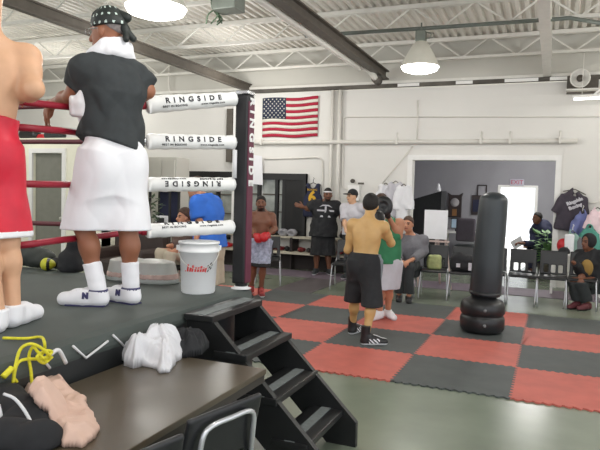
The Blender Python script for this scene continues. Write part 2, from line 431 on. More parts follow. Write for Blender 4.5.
    # ---------------- clothing
    def shirt(s, col, parent, name='t_shirt', hem=.0, sleeve=.62, infl=.022, loose=1.0, neck=.07, amp=.007, seed=1, tilt=0., sleeves=True, tank=False, full=False, arm_r=1.):
        S = Sdf(s.res, .04); m = s.s; M = s.M; L = s.L; g = infl
        lo = s.hc + s.U * hem
        S.econe(lo - s.U * abs(tilt) * .2, s.hc + s.U * L * .62, V(.158 * loose * s.b * m + g, .122 * loose * s.b * m + g), V(.158 * s.b * m + g, .112 * s.b * m + g), M, .06)
        S.ell(s.hc + M @ V(0, .0, L * .74), V(.168 * m * s.b + g, .118 * m * s.b + g, .185 * m + g), M, .06)
        for k, q in (('L', -1), ('R', 1)):
            S.ell(s.hc + M @ V(q * .085 * m * s.b, -.06 * m * s.b, L * .78), V(.08, .05, .105) * m + g, M, .06); S.ell(s.hc + M @ V(q * .075 * m * s.b, .07 * m * s.b, L * .74), V(.082, .048, .063) * m + g, M, .06)
            S.cap(s.sc + s.U * .04 * m - s.F * .02, s.sh[k] - s.R * q * (.05 if tank else 0), .056 * m + g * .7, .056 * m + g * .7, .05)
            if not tank: S.ell(s.sh[k], V(.07, .07, .072) * m + g * .8, M, .05)
            if sleeves and not tank:
                a, b = s.sh[k], s.el[k]; e = a + (b - a) * min(sleeve, 1.)
                S.cone(a, e, .066 * m * arm_r + g * .8, .06 * m * arm_r + g, .03)
                if sleeve > 1.01:
                    S.cap(a, b, .062 * m + g * .7, .055 * m + g * .7, .03); c = s.wr[k]; S.cone(b, b + (c - b) * (sleeve - 1), .055 * m + g * .7, .042 * m + g * .6, .03)
        S.dispf = folds(amp, 22, seed, (1, 1, .55))
        nb = s.sc + s.U * .1 * m + s.F * .012
        S.ell(nb, V(.072, .078, .075) * m, M, .015, True)
        if tank:
            for q in (-1, 1): S.ell(s.sc + s.R * q * .2 * m - s.U * .05 * m, V(.075, .09, .13) * m, M, .02, True)
        S.cut(lo, -(s.U + s.R * tilt))
        return S.build(name, col, parent, True)
    def shorts(s, col, parent, name='shorts', top=.06, frac=.85, flare=1.3, amp=.008, seed=3, r0=.105, waist=1.0, mf=None, taper=None, kleg=.07):
        S = Sdf(s.res, .03); m = s.s; M = s.M
        S.econe(s.hc - s.U * .2 * m, s.hc + s.U * top, V(.125, .1) * m * s.b, V(.168 * waist, .13 * waist) * m * s.b, M, .05)
        for q in (-1, 1): S.ell(s.hc + M @ (V(q * .07, -.05, -.03) * m), V(.105, .09, .14) * m, M, .07)
        ends = []
        for k in 'LR':
            a, b, c = s.hp[k], s.kn[k], s.an[k]
            if frac <= 1: ends.append(a + (b - a) * frac); S.cone(a, a + (b - a) * frac * 1.12, r0 * m, r0 * m * flare * 1.02, kleg)
            else:
                q_ = r0 * .85 * flare * m; e = b + (c - b) * (frac - 1)
                if taper: S.cap(a, b, r0 * m, q_, .03); S.cone(b, e, q_, taper * m, .01)
                else: ends.append(e); S.cone(a, a + (e - a) * 1.12, r0 * m, r0 * flare * 1.02 * m, kleg)
        S.dispf = folds(amp, 17, seed, (1, 1, .14)); S.cut(s.hc + s.U * top, s.U)
        if len(ends) == 2: S.cut((ends[0] + ends[1]) / 2, -UP)
        return S.build(name, col, parent, True, mf)
def shoe_mesh(name, mats, collar=.1, stripes=False, L=1., col2=False):
    S = Sdf(.0055, .025)
    S.cap((0, -.075, .04), (0, .02, .042), .043, .046); S.cap((0, .02, .042), (.004, .145 * L + .0, .034), .048, .043)
    S.cap((0, -.045, .085), (0, .07, .066), .042, .032); S.cap((0, -.01, .1), (0, .055, .09), .022, .016, .012); S.cap((0, -.065, .05), (0, -.06, collar), .048, .052); S.cut((0, 0, 0), (0, 0, -1)); S.cut((0, 0, collar), (0, 0, 1))
    def mf(c):
        x, y, z = c.T; o = np.zeros(len(c), np.int32); o[z < .024] = 1
        if stripes: o[(np.mod(y * .8 + z * .9, .036) < .016) & (z < .075) & (z > .02) & (y > -.03) & (y < .09)] = 2; o[(y > .02) & (np.abs(x) < .015) & (z > .06)] = 2
        if col2: o[(z > collar - .014) & (y < -.015) & (z > collar - .012 - .0 * y)] = 2; 
        return o
    return S.mesh(name, mats, mf)
_shoes = {}
def shoe(fig, k, style, toe, parent, ground, dz=0., mats=None, name='shoe', label=None, pitch=0., **kw):
    if style not in _shoes: _shoes[style] = shoe_mesh(name, mats, **kw)
    o = bpy.data.objects.new(name, _shoes[style]); COL.objects.link(o)
    a = fig.an[k]; t = nrm(V(toe[0], toe[1], 0)); X = np.cross(t, UP); sc = fig.s
    p = V(a[0], a[1], ground + dz) + t * .055 * sc
    o.matrix_world = Matrix(((X[0] * sc, t[0] * sc, 0, p[0]), (X[1] * sc, t[1] * sc, 0, p[1]), (0, 0, sc, p[2]), (0, 0, 0, 1))) @ Matrix.Rotation(pitch, 4, 'X')
    M = o.matrix_world.copy(); o.parent = parent; o.matrix_world = M
    o.matrix_local = Matrix.Translation(-parent.location) @ M
    if label: o['label'] = label
    return o
def sock(fig, k, col, parent, hi=.45, g=.006, name='sock'):
    S = Sdf(.007, .02); a, b = fig.an[k], fig.kn[k]; m = fig.s
    S.cone(a - (b - a) * .1, a + (b - a) * hi, .043 * m + g, .046 * m + g); S.dispf = folds(.0025, 40, 5)
    return S.build(name, col, parent, True)
SK = dict(var=.05, scale=14)
skin_pale = mat('pale_skin', (212, 166, 132), .55, **SK); skin_olive = mat('olive_skin', (200, 160, 104), .5, **SK); skin_brown = mat('brown_skin', (150, 98, 72), .5, **SK)
skin_dark = mat('dark_skin', (120, 78, 58), .5, **SK); skin_mid = mat('tan_skin', (190, 135, 105), .5, **SK)
eye_dark = mat('dark_eyes', (38, 26, 22), .5); lip = mat('lips', (140, 75, 68), .5); lip_d = mat('dark_lips', (92, 52, 46), .5)
hair_black = mat('black_hair', (26, 22, 20), .75, var=.4, scale=60, bump=.5); hair_brown = mat('brown_hair', (74, 54, 44), .75, var=.35, scale=50, bump=.5); hair_grey = mat('grey_hair', (120, 112, 110), .8, var=.3, scale=50)
cl_black = mat('black_cloth', (34, 35, 38), .85, var=.15, scale=20); cl_char = mat('charcoal_cloth', (50, 54, 56), .85, var=.12, scale=20); cl_white = mat('white_cloth', (236, 236, 240), .85, var=.02); cl_red = mat('red_satin', (205, 24, 52), .5, var=.08)
cl_green = mat('green_jersey', (56, 128, 88), .8, var=.06); cl_grey = mat('grey_shirt_cloth', (112, 112, 118), .85, var=.1, scale=60); cl_blue = mat('bright_blue_cloth', (48, 108, 205), .8); cl_khaki = mat('beige_cloth', (190, 180, 160), .85)
cl_lgrey = mat('light_grey_cloth', (200, 198, 205), .85); cl_navy = mat('navy_cloth', (36, 40, 66), .8); sole_w = mat('white_rubber', (225, 225, 228), .6); sole_b = mat('black_rubber', (28, 28, 28), .6)
leather_red = mat('red_leather', (190, 30, 40), .4); leather_black = mat('black_leather', (30, 30, 32), .4)
# ------------------------------------------------------------------ the room
WY = 7.2; DX0, DX1, DZ = -0.417, 2.274, 2.377
LX, RX, FY = -13.0, 6.2, -8.5
m_wall = wallmat('white_painted_block', (226, 224, 219)); m_up = mat('grey_metal_siding', (200, 198, 190), .7, var=.03, scale=2); m_trimw = mat('white_trim', (238, 237, 234), .5, var=.02)
m_floor = mat('sealed_concrete', (122, 131, 115), .25, var=.1, scale=2.2, spec=.6); m_deck = mat('white_steel_deck', (224, 221, 213), .5, var=.03, scale=3)
m_steel = mat('white_steel', (224, 222, 215), .5, var=.04); m_darksteel = mat('dark_steel', (84, 78, 70), .6, var=.15); m_grey = mat('grey_paint', (158, 157, 163), .8, var=.04, scale=2)
m_pipe = mat('white_pipe_paint', (222, 219, 212), .45, var=.03); m_cream = mat('cream_board', (240, 238, 218), .7, var=.02)
struct('floor', MB().box(((LX + RX) / 2, (FY + 22) / 2, -.05), ((RX - LX) / 2, (22 - FY) / 2, .05)).mesh('floor', m_floor))
w = MB(); T = .1
w.box(((LX + DX0) / 2, WY + T, 1.92), ((DX0 - LX) / 2, T, 1.92)); w.box(((RX + DX1) / 2, WY + T, 1.92), ((RX - DX1) / 2, T, 1.92)); w.box(((DX0 + DX1) / 2, WY + T, (DZ + 3.84) / 2), ((DX1 - DX0) / 2, T, (3.84 - DZ) / 2))
struct('wall_back', w.mesh('wall_back', m_wall))
struct('wall_back_upper', MB().box(((LX + RX) / 2, WY + .12, 4.35), ((RX - LX) / 2, .06, .48)).mesh('upper', m_up))
struct('wall_left', MB().box((LX - .1, (FY + WY) / 2, 2.4), (.1, (WY - FY) / 2, 2.4)).mesh('wall_left', wallmat('left_wall_paint', (205, 203, 192))))
struct('wall_right', MB().box((RX + .1, 4.6, 2.4), (.1, 2.6, 2.4)).mesh('wall_right', m_wall))
w = MB()
for x in (DX0 - .05, DX1 + .05): w.box((x, WY - .015, DZ / 2), (.05, .03, DZ / 2))
w.box(((DX0 + DX1) / 2, WY - .015, DZ + .05), ((DX1 - DX0) / 2 + .1, .03, .05))
struct('trim_1', w.mesh('trim_1', m_trimw))
# dark gap with loose insulation at the top of the block wall
m_gap = mat('dark_gap', (92, 88, 82), .9, var=.3, scale=3)
struct('trim_2', MB().box(((-4.2 + 3.2) / 2, WY - .03, 3.89), (3.7, .05, .035)).mesh('trim_2', m_gap))
struct('trim_3', MB().box(((LX + RX) / 2, WY - .01, 3.955), ((RX - LX) / 2, .04, .03)).mesh('trim_3', m_steel))
w = MB()
for x, l in ((-.55, .22), (.55, .16), (1.6, .3), (2.35, .25)): w.box((x, WY - .085, 3.885), (l, .01, .03))
struct('trim_4', w.mesh('trim_4', m_trimw))
# corrugated roof deck, ribs running towards the back wall
w = MB(); prof = []; x = LX
while x < RX:
    prof += [(x, 4.74), (x + .055, 4.74), (x + .075, 4.79), (x + .13, 4.79)]; x += .15
n = len(prof); vs = [(a, FY, b) for a, b in prof] + [(a, WY + .1, b) for a, b in prof] + [(a, FY, 4.84) for a, b in prof] + [(a, WY + .1, 4.84) for a, b in prof]
w.add(vs, [(i, i + 1, n + i + 1, n + i) for i in range(n - 1)] + [(2 * n + i, 3 * n + i, 3 * n + i + 1, 2 * n + i + 1) for i in range(n - 1)])
struct('ceiling', w.mesh('ceiling', m_deck))
# open web joists along X, carried by steel beams along Y
def joist(y, idx):
    w = MB(); z0, z1 = 4.34, 4.70
    w.box(((LX + RX) / 2, y - .03, z1), ((RX - LX) / 2, .022, .035)); w.box(((LX + RX) / 2, y + .03, z1), ((RX - LX) / 2, .022, .035))
    w.box(((LX + RX) / 2, y, z0), ((RX - LX) / 2, .035, .025))
    x = LX; k = 0
    while x < RX:
        w.bar((x, y, z1), (x + .5, y, z0), .026, .026); w.bar((x + .5, y, z0), (x + 1., y, z1), .026, .026); w.bar((x + .5, y, z0), (x + .5, y, z1), .018, .018); x += 1.
    struct('trim_%d' % idx, w.mesh('joist', m_steel))
for i, y in enumerate((7.0, 4.75, 2.5, .25, -2.0, -4.25)): joist(y, 5 + i)
def beam(x, m, idx, wd=.14, z0=3.93, z1=4.3):
    w = MB(); w.box((x, (FY + WY) / 2, z0 + .012), (wd / 2, (WY - FY) / 2, .012)); w.box((x, (FY + WY) / 2, z1 - .012), (wd / 2, (WY - FY) / 2, .012)); w.box((x, (FY + WY) / 2, (z0 + z1) / 2), (.008, (WY - FY) / 2, (z1 - z0) / 2 - .01))
    struct('trim_%d' % idx, w.mesh('beam', m))
beam(-4.18, m_darksteel, 12, .1, 3.88, 4.06); beam(-1.05, m_darksteel, 13, .15, 4.02, 4.2); beam(2.05, m_steel, 14, .14, 3.93)
# pipes and conduits on the back wall
def pipe(name, label, pts, r, m=m_pipe, group=None, cat='pipe', bands=()):
    w = MB().tube(pts, r, 10); t = w.build(name, m); tag(t, label, cat, group)
    return t
Y1 = WY - .08
t = thing('water_pipe', 'long white horizontal pipe clamped across the back wall above the doorway', 'pipe', (-1, Y1, 2.72))
MB().tube([(-7.5, Y1, 2.75), (2.62, Y1, 2.735)], .045, 12).build('pipe_run', m_pipe, t, True)
for px in (262, 397, 481, 510, 560):
    X = aty(px, 140, Y1)[0]; MB().box((X, Y1, 2.75), (.02, .075, .06)).build('clamp', m_steel, t, True)
for px in (397, 481, 510, 560):
    X = aty(px, 140, Y1)[0]; MB().tube([(X, Y1 + .02, 2.77), (X, Y1 + .03, 2.93)], .016, 8).build('hanger_rod', m_steel, t, True)
for i, (px, zt, zb, r) in enumerate(((331.5, 3.84, .4, .035), (339, 3.84, .4, .045))):
    X = aty(px, 140, WY - .06)[0]
    pipe('riser_pipe', ['thinner left one of two white vertical pipes right of the flag', 'thicker right one of two white vertical pipes right of the flag'][i], [(X, WY - .06, zt), (X, WY - .06, zb)], r)
W_ = lambda px, py, o=.03: aty(px, py, WY - o)
pipe('conduit', 'thin white conduit bending down right of the twin vertical pipes', spline([W_(420, 117), W_(380, 117), W_(348, 117), W_(344, 119), W_(343.3, 124), W_(342.8, 160), W_(342.5, 183), W_(344, 188), W_(350, 190), W_(360, 190)], 4), .014, cat='conduit')
pipe('conduit', 'thin conduit line running across the wall above the doorway', [W_(420, 117), W_(600, 116.5)], .012, cat='conduit')
pipe('conduit', 'thin diagonal conduit sloping down to the hanging white robes', [W_(413, 146), W_(380, 186)], .014, cat='conduit')
pipe('conduit', 'thin vertical conduit on the wall left of the doorway top', [W_(418, 100), W_(417, 140)], .014, cat='conduit')
pipe('conduit', 'thin conduit with an elbow below the flag and above the black jersey', spline([W_(264, 159), W_(300, 158), W_(317, 157.5), W_(321.5, 160), W_(322.5, 166), W_(323, 215)], 4), .016, cat='conduit')
pipe('conduit', 'thin conduit dropping from the dark beam at the left of the ring pads', spline([W_(169, 64), W_(169, 88), W_(171, 94), W_(176, 97)], 4), .02, cat='conduit')
# electrical box and cameras under conduit
t = thing('junction_box', 'small white electrical box on the wall behind the black cap', 'box', W_(354, 190)); MB().box(W_(354, 193, .06), (.13, .05, .16), None, .01).build('box', m_trimw, t, True); MB().box(W_(361, 183.5, .12), (.06, .02, .02)).build('knob', m_darksteel, t, True)
c = W_(353, 181, .04); t = MB().lathe([(.0, 0), (.045, 0), (.045, .05), (.03, .07), (0, .07)], c, 16, np.array([[1, 0, 0], [0, 0, -1.], [0, 1, 0]])).build('alarm_bell', m_darksteel); tag(t, 'small dark round bell on the wall above the black cap', 'bell')
# flag
t = thing('flag', 'american flag with stars and stripes hung flat on the back wall', 'flag', W_(263, 137)); a = W_(263, 98.5, .03); b = W_(318.5, 97.5, .03); zt = a[2]; zb = W_(263, 137.5)[2]; H = zt - zb; Wd = b[0] - a[0]
m_fr = mat('flag_red', (168, 30, 58), .8, var=.05); m_fw = mat('flag_white', (216, 212, 200), .8, var=.02); m_fb = mat('flag_blue', (40, 50, 72), .8, var=.05)
wav = lambda x, z: WY - .035 - .012 * math.sin(9 * x + 3 * z)
def flagpatch(x0, x1, z0, z1, nx, off=0.):
    w = MB(); vs = []; 
    for i in range(nx + 1):
        x = a[0] + Wd * (x0 + (x1 - x0) * i / nx)
        for z in (z0, z1):
            zz = zb + H * z + .015 * math.sin(6 * (x - a[0])) * 1.0
            vs += [(x, wav(x, zz) - off, zz), (x, wav(x, zz) - off + .006, zz)]
    fs = []
    for i in range(nx):
        p = 4 * i; fs += [(p, p + 4, p + 6, p + 2), (p + 1, p + 3, p + 7, p + 5), (p, p + 1, p + 5, p + 4), (p + 2, p + 6, p + 7, p + 3)]
    fs += [(0, 2, 3, 1), (4 * nx, 4 * nx + 1, 4 * nx + 3, 4 * nx + 2)]
    return w.add(vs, fs, True)
for i in range(13):
    flagpatch(0 if i < 6 else .43, 1, i / 13, (i + 1) / 13, 24).build('stripe', m_fr if i % 2 == 0 else m_fw, t, True)
cn = flagpatch(0, .43, 6 / 13, 1, 14).build('canton', m_fb, t, True)
w = MB()
for r_ in range(9):
    for c_ in range(6 if r_ % 2 == 0 else 5):
        x = a[0] + Wd * .43 * ((c_ + (.5 if r_ % 2 == 0 else 1)) / 6); z = zb + H * (6 / 13 + 7 / 13 * (r_ + .6) / 9.4) + .015 * math.sin(6 * (x - a[0]))
        pts = [(.022 * (1 if k % 2 == 0 else .42) * math.sin(k * math.pi / 5), .022 * (1 if k % 2 == 0 else .42) * math.cos(k * math.pi / 5)) for k in range(10)]
        w.prism(pts, (0, -.003, 0), (x, wav(x, z) - .002, z), (1, 0, 0), (0, 0, 1))
w.build('stars', m_fw, t, True)
# white notice right of the ring post
p = [W_(253, 155, .13), W_(262, 156, .13), W_(263, 185, .13), W_(253, 184, .13)]
t = MB().add([q for q in p] + [q - V(0, .006, 0) for q in p], [(0, 1, 2, 3), (7, 6, 5, 4), (0, 4, 5, 1), (1, 5, 6, 2), (2, 6, 7, 3), (3, 7, 4, 0)]).build('paper_notice', cl_white); tag(t, 'tall blank white sheet on the wall right of the ring post', 'notice')
# black framed windows / cases on the back wall
m_blk = mat('black_frame', (24, 23, 24), .5, var=.1); m_glass = mat('dim_glass', (150, 154, 148), .12, var=.35, scale=3); m_panel = mat('black_panel', (18, 17, 18), .6, var=.1)
def case(name, label, px0, py0, px1, py1, panes, blackpart):
    A = W_(px0, py0, .06); B = W_(px1, py1, .06); t = thing(name, label, 'window', (A[0], WY - .06, B[2]))
    x0, x1, z0, z1 = A[0], B[0], B[2], A[2]; ft = .07
    w = MB()
    for q in (x0 + ft / 2, x1 - ft / 2): w.box((q, WY - .05, (z0 + z1) / 2), (ft / 2, .05, (z1 - z0) / 2))
    for q in (z0 + ft / 2, z1 - ft): w.box(((x0 + x1) / 2, WY - .052, q), ((x1 - x0) / 2, .05, ft / 2 if q < 1.2 else ft))
    w.build('frame', m_blk, t, True)
    for i, (u0, u1) in enumerate(panes):
        X0 = x0 + (x1 - x0) * u0; X1 = x0 + (x1 - x0) * u1
        g = MB().box(((X0 + X1) / 2, WY - .03, (z0 + z1) / 2), ((X1 - X0) / 2, .006, (z1 - z0) / 2 - .08)).build('pane', m_glass, t, True)
        MB().box((X1, WY - .05, (z0 + z1) / 2), (.035, .045, (z1 - z0) / 2)).build('mullion', m_blk, t, True)
        for zz in (.38, .66): MB().box(((X0 + X1) / 2, WY - .045, z0 + (z1 - z0) * zz), ((X1 - X0) / 2, .02, .015)).build('muntin', m_darksteel, t, True)
    if blackpart:
        X0 = x0 + (x1 - x0) * blackpart; MB().box(((X0 + x1) / 2, WY - .06, (z0 + z1) / 2), ((x1 - X0) / 2, .03, (z1 - z0) / 2)).build('panel', m_panel, t, True)
    return t
case('framed_window', 'black framed window beside the ring post with a solid black panel at right', 247, 173, 305, 237, ((.02, .22), (.28, .52), (.56, .64)), .66)
case('framed_window', 'black framed window seen between the white ring pads', 177, 171, 244, 240, ((.05, .3), (.36, .62), (.66, .94)), 0)
# pale pilaster and dark post left of the ring post
X = aty(231, 140, WY - .1)[0]; struct('trim_15', MB().box((X, WY - .1, 2.9), (.07, .1, .6)).mesh('t', m_darksteel))
X = aty(238, 140, WY - .1)[0]; struct('trim_16', MB().box((X, WY - .08, 1.95), (.1, .08, 1.9)).mesh('t', m_trimw))
# gear shelf along the back wall
m_shelf = mat('pale_wood_shelf', (196, 190, 172), .6, var=.08); m_shelfd = mat('dark_kickboard', (52, 46, 46), .8)
t = thing('gear_bench', 'long two tier bench holding boxing gear along the back wall', 'bench', (-3, 6.95, 0)); x0, x1 = -4.9, -.62
MB().box(((x0 + x1) / 2, 6.9, .36), ((x1 - x0) / 2, .28, .02)).build('lower_shelf', m_shelf, t, True)
MB().box(((x0 + x1) / 2, 7.0, .68), ((x1 - x0) / 2, .18, .018)).build('upper_shelf', m_shelf, t, True)
MB().box(((x0 + x1) / 2, 6.96, .17), ((x1 - x0) / 2, .02, .17)).build('kickboard', m_shelfd, t, True)
for x in (x0 + .03, -2.9, -1.3, x1 - .03): MB().box((x, 6.98, .34), (.025, .2, .34)).build('upright', m_shelfd, t, True)
rg = random.Random(4)
gl = [('red', leather_red), ('black', leather_black), ('brown', mat('brown_leather', (92, 60, 48), .5)), ('dark red', mat('dark_red_leather', (120, 36, 40), .5))]
S = Sdf(.012, .04); S.ell((0, -.03, .065), (.06, .1, .065)); S.cap((0, .04, .05), (0, .12, .055), .048, .05); S.cap((.05, -.03, .06), (.05, .05, .055), .026, .026); S.cut((0, 0, 0), (0, 0, -1)); gm = {}
base_glove = S.mesh('boxing_glove', leather_red)
x = x0 + .3; k = 0
ords = ['first', 'second', 'third', 'fourth', 'fifth', 'sixth', 'seventh', 'eighth', 'ninth', 'tenth', 'eleventh', 'twelfth', 'thirteenth', 'fourteenth', 'fifteenth', 'sixteenth', 'seventeenth', 'eighteenth', 'nineteenth', 'twentieth', 'twenty-first', 'twenty-second', 'twenty-third', 'twenty-fourth', 'twenty-fifth', 'twenty-sixth', 'twenty-seventh', 'twenty-eighth']
gx = []
while x < x1 - .2:
    if abs(x + 2.9) > .12 and abs(x + 1.3) > .12: gx.append(x)
    x += .175
for k, x in enumerate(gx):
    nm, m = gl[rg.choice((0, 1, 2, 3, 3, 1))]
    if nm not in gm: me = base_glove.copy(); me.materials.clear(); me.materials.append(m); gm[nm] = me
    o = link('boxing_glove', gm[nm]); o.location = (x, 6.84 + rg.uniform(-.04, .05), .38); o.rotation_euler = (0, 0, rg.uniform(-.5, .5)); s_ = rg.uniform(.8, .92); o.scale = (s_, s_, s_)
    tag(o, '%s boxing glove on the lower bench shelf, %s from the left' % (nm, ords[k]), 'boxing glove', 'gloves on the gear bench')
# small head guards and pads on the upper shelf
for k, (px, col, nm) in enumerate(((272, leather_black, 'black'), (283, m_grey, 'grey'), (292, m_grey, 'grey'), (345, leather_black, 'black'))):
    X = aty(px, 232, 6.98)[0]; S = Sdf(.012, .03); S.ell((0, 0, .075), (.12, .1, .085)); S.ell((0, -.1, .05), (.07, .07, .06), None, .02, True); S.cut((0, 0, 0), (0, 0, -1))
    o = S.build('head_guard', col); o.location = (X, 6.98, .698); tag(o, ['black padded head guard on the upper shelf below the framed window', 'grey head guard on the upper shelf right of the black one', 'grey head guard on the upper shelf nearest the standing man in black', 'black head guard on the upper shelf beside the white shirt man'][k], 'head guard', 'head guards on the upper shelf')
# office block behind the ring at left
OY = 4.2; oz = 2.52; ox1 = aty(107, 180, OY)[0]
d0 = aty(33, 180, OY)[0]; d1 = aty(63, 180, OY)[0]; dz = aty(45, 153, OY)[2]
w = MB(); w.box(((LX + d0) / 2, OY + .06, oz / 2), ((d0 - LX) / 2, .06, oz / 2)); w.box(((d1 + ox1) / 2, OY + .06, oz / 2), ((ox1 - d1) / 2, .06, oz / 2)); w.box(((d0 + d1) / 2, OY + .06, (dz + oz) / 2), ((d1 - d0) / 2, .06, (oz - dz) / 2))
w.box((ox1 - .06, OY + .4, oz / 2), (.06, .4, oz / 2)); w.box(((LX + ox1) / 2, OY + .4, oz + .03), ((ox1 - LX) / 2 + .03, .43, .05))
struct('wall_office', w.mesh('wall_office', m_cream))
w = MB()
for q in (d0 - .04, d1 + .04): w.box((q, OY - .015, dz / 2), (.045, .02, dz / 2))
w.box(((d0 + d1) / 2, OY - .015, dz + .045), ((d1 - d0) / 2 + .085, .02, .045)); struct('trim_17', w.mesh('t', m_trimw))
do = struct('door_1', MB().box(((d0 + d1) / 2, OY + .09, dz / 2), ((d1 - d0) / 2, .02, dz / 2 - .005)).mesh('door_1', mat('grey_door', (128, 128, 118), .6)))
MB().lathe([(0, 0), (.03, 0), (.035, .03), (0, .05)], (d1 - .1, OY + .07, 1.0), 12, np.array([[1, 0, 0], [0, 0, -1.], [0, 1, 0]])).build('door_handle', m_steel, do)
# things stored on the office roof
for k, (px, wd, h, m, nm) in enumerate(((30, .26, .24, leather_black, 'black duffel bag on the office roof, left of the pair'), (55, .26, .22, cl_char, 'black duffel bag on the office roof, right of the pair'), (42, .16, .12, leather_red, 'small red bag on the office roof between two black bags'))):
    X = aty(px, 140, OY + .5)[0]; S = Sdf(.02, .05); S.cap((-wd * .6, 0, h * .5), (wd * .6, 0, h * .5), h * .5); S.cap((-wd * .4, -.02, h * .9), (wd * .4, -.02, h * .9), .02); S.cut((0, 0, 0), (0, 0, -1)); o = S.build('duffel_bag', m); o.location = (X, OY + .5, oz + .08); tag(o, nm, 'bag')
# pale lockers between office and framed window
lx0 = aty(147, 180, 5.75)[0]; lx1 = aty(175, 180, 5.75)[0]; lz = aty(160, 157, 5.75)[2]
t = thing('locker', 'tall pale grey locker behind the ring beside the framed window', 'locker', ((lx0 + lx1) / 2, 6.0, 0))
MB().box(((lx0 + lx1) / 2, 6.05, lz / 2), ((lx1 - lx0) / 2, .25, lz / 2), None, .01).build('body', m_up, t, True)
for q in (.27, .73): MB().box((lx0 + (lx1 - lx0) * q, 5.79, lz / 2), ((lx1 - lx0) * .21, .012, lz / 2 - .06), None, .005).build('door', m_up, t, True)
# ------------------------------------------------------------------ back room beyond the doorway
BY = 11.6; BX0, BX1, BZ = -1.3, 4.9, 2.9
e0 = aty(500, 200, BY)[0]; e1 = aty(535, 200, BY)[0]; ez = aty(515, 187.5, BY)[2]
w = MB(); w.box(((BX0 + e0) / 2, BY + .08, BZ / 2), ((e0 - BX0) / 2, .08, BZ / 2)); w.box(((BX1 + e1) / 2, BY + .08, BZ / 2), ((BX1 - e1) / 2, .08, BZ / 2)); w.box(((e0 + e1) / 2, BY + .08, (BZ + ez) / 2), ((e1 - e0) / 2, .08, (BZ - ez) / 2))
struct('wall_backroom', w.mesh('wall_backroom', m_grey))
struct('wall_backroom_left', MB().box((BX0 - .06, (WY + BY) / 2 + .1, BZ / 2), (.06, (BY - WY) / 2 - .1, BZ / 2)).mesh('w', m_grey))
struct('wall_backroom_right', MB().box((BX1 + .06, (WY + BY) / 2 + .1, BZ / 2), (.06, (BY - WY) / 2 - .1, BZ / 2)).mesh('w', m_grey))
struct('ceiling_backroom', MB().box(((BX0 + BX1) / 2, (WY + BY) / 2 + .2, BZ + .05), ((BX1 - BX0) / 2 + .1, (BY - WY) / 2 + .1, .05)).mesh('c', m_grey))
w = MB()
for q in (e0 - .03, e1 + .03): w.box((q, BY - .01, ez / 2), (.035, .02, ez / 2))
w.box(((e0 + e1) / 2, BY - .01, ez + .03), ((e1 - e0) / 2 + .06, .02, .03)); struct('door_2', w.mesh('exit door frame', m_trimw))
c = aty(517, 182.5, BY - .04); t = thing('exit_sign', 'small white exit sign with red letters over the bright outer door', 'sign', c)
MB().box(c, (.17, .025, .085), None, .008).build('housing', mat('sign_white', (190, 186, 200), .6), t, True)
text('lettering', 'EXIT', mat('sign_red', (190, 60, 90), .5), c - V(0, .028, 0), (1, 0, 0), (0, 0, 1), .15, t)
# dark stage curtain / machine cover, easel, clock, picture
A = aty(414, 196, 9.2); B = aty(446, 190, 9.2)
t = MB().prism([(BX0 + .03, 0), (B[0] - .1, 0), (B[0] - .1, aty(446, 191, 9.2)[2]), (A[0], aty(414, 199, 9.2)[2]), (BX0 + .03, aty(414, 199, 9.2)[2])], (0, .7, 0), (0, 9.2, 0), (1, 0, 0), (0, 0, 1)).build('storage_cabinet', cl_black); tag(t, 'big black covered cabinet with a sloping top inside the back room', 'cabinet')
q = aty(438, 198, 9.4); q[2] = aty(414, 199, 9.2)[2] + (q[0] - A[0]) / max(.1, B[0] - .1 - A[0]) * (aty(446, 191, 9.2)[2] - aty(414, 199, 9.2)[2]) - .004; t = MB().lathe([(.075, 0), (.03, .19), (.012, .22), (0, .22)], q, 16).build('paper_cone', cl_white); tag(t, 'white cone standing at the top corner of the black cabinet', 'cone')
q = aty(455, 205, BY - .06); t = thing('wall_clock', 'dark wooden clock with pale round face on the back room wall', 'clock', q)
m_dw = mat('dark_walnut', (52, 42, 42), .5)
MB().prism([(-.17, -.33), (.17, -.33), (.17, .22), (.2, .33), (.1, .27), (-.1, .27), (-.2, .33), (-.17, .22)], (0, -.1, 0), q + V(0, .05, 0), (1, 0, 0), (0, 0, 1)).build('case', m_dw, t, True)
MB().lathe([(.115, 0), (.115, .012), (0, .012)], q + V(0, -.05, .07), 24, np.array([[1, 0, 0], [0, 0, -1.], [0, 1, 0]])).build('dial', mat('clock_dial', (170, 166, 168), .6), t, True)
MB().box(q + V(0, -.055, -.2), (.06, .01, .09)).build('pendulum_window', mat('brass', (140, 100, 60), .4), t, True)
q = aty(482, 191, BY - .03); t = thing('picture_frame', 'small dark picture frame on the back room wall', 'picture', q)
w = MB()
for a_, b_, c_, d_ in ((-.11, 0, .015, .16), (.11, 0, .015, .16), (0, .15, .11, .015), (0, -.15, .11, .015)): w.box(q + V(a_, 0, b_), (c_, .015, d_))
w.build('frame', m_dw, t, True); MB().box(q + V(0, .01, 0), (.1, .006, .14)).build('picture', m_grey, t, True)
q = aty(477, 205, BY - .04); t = thing('notice_board', 'narrow dark board on the back room wall below the picture frame', 'board', q); MB().box(q, (.14, .02, .26), None, .006).build('board', m_dw, t, True); MB().box(q - V(0, .023, .02), (.1, .004, .16)).build('sheet', cl_navy, t, True)
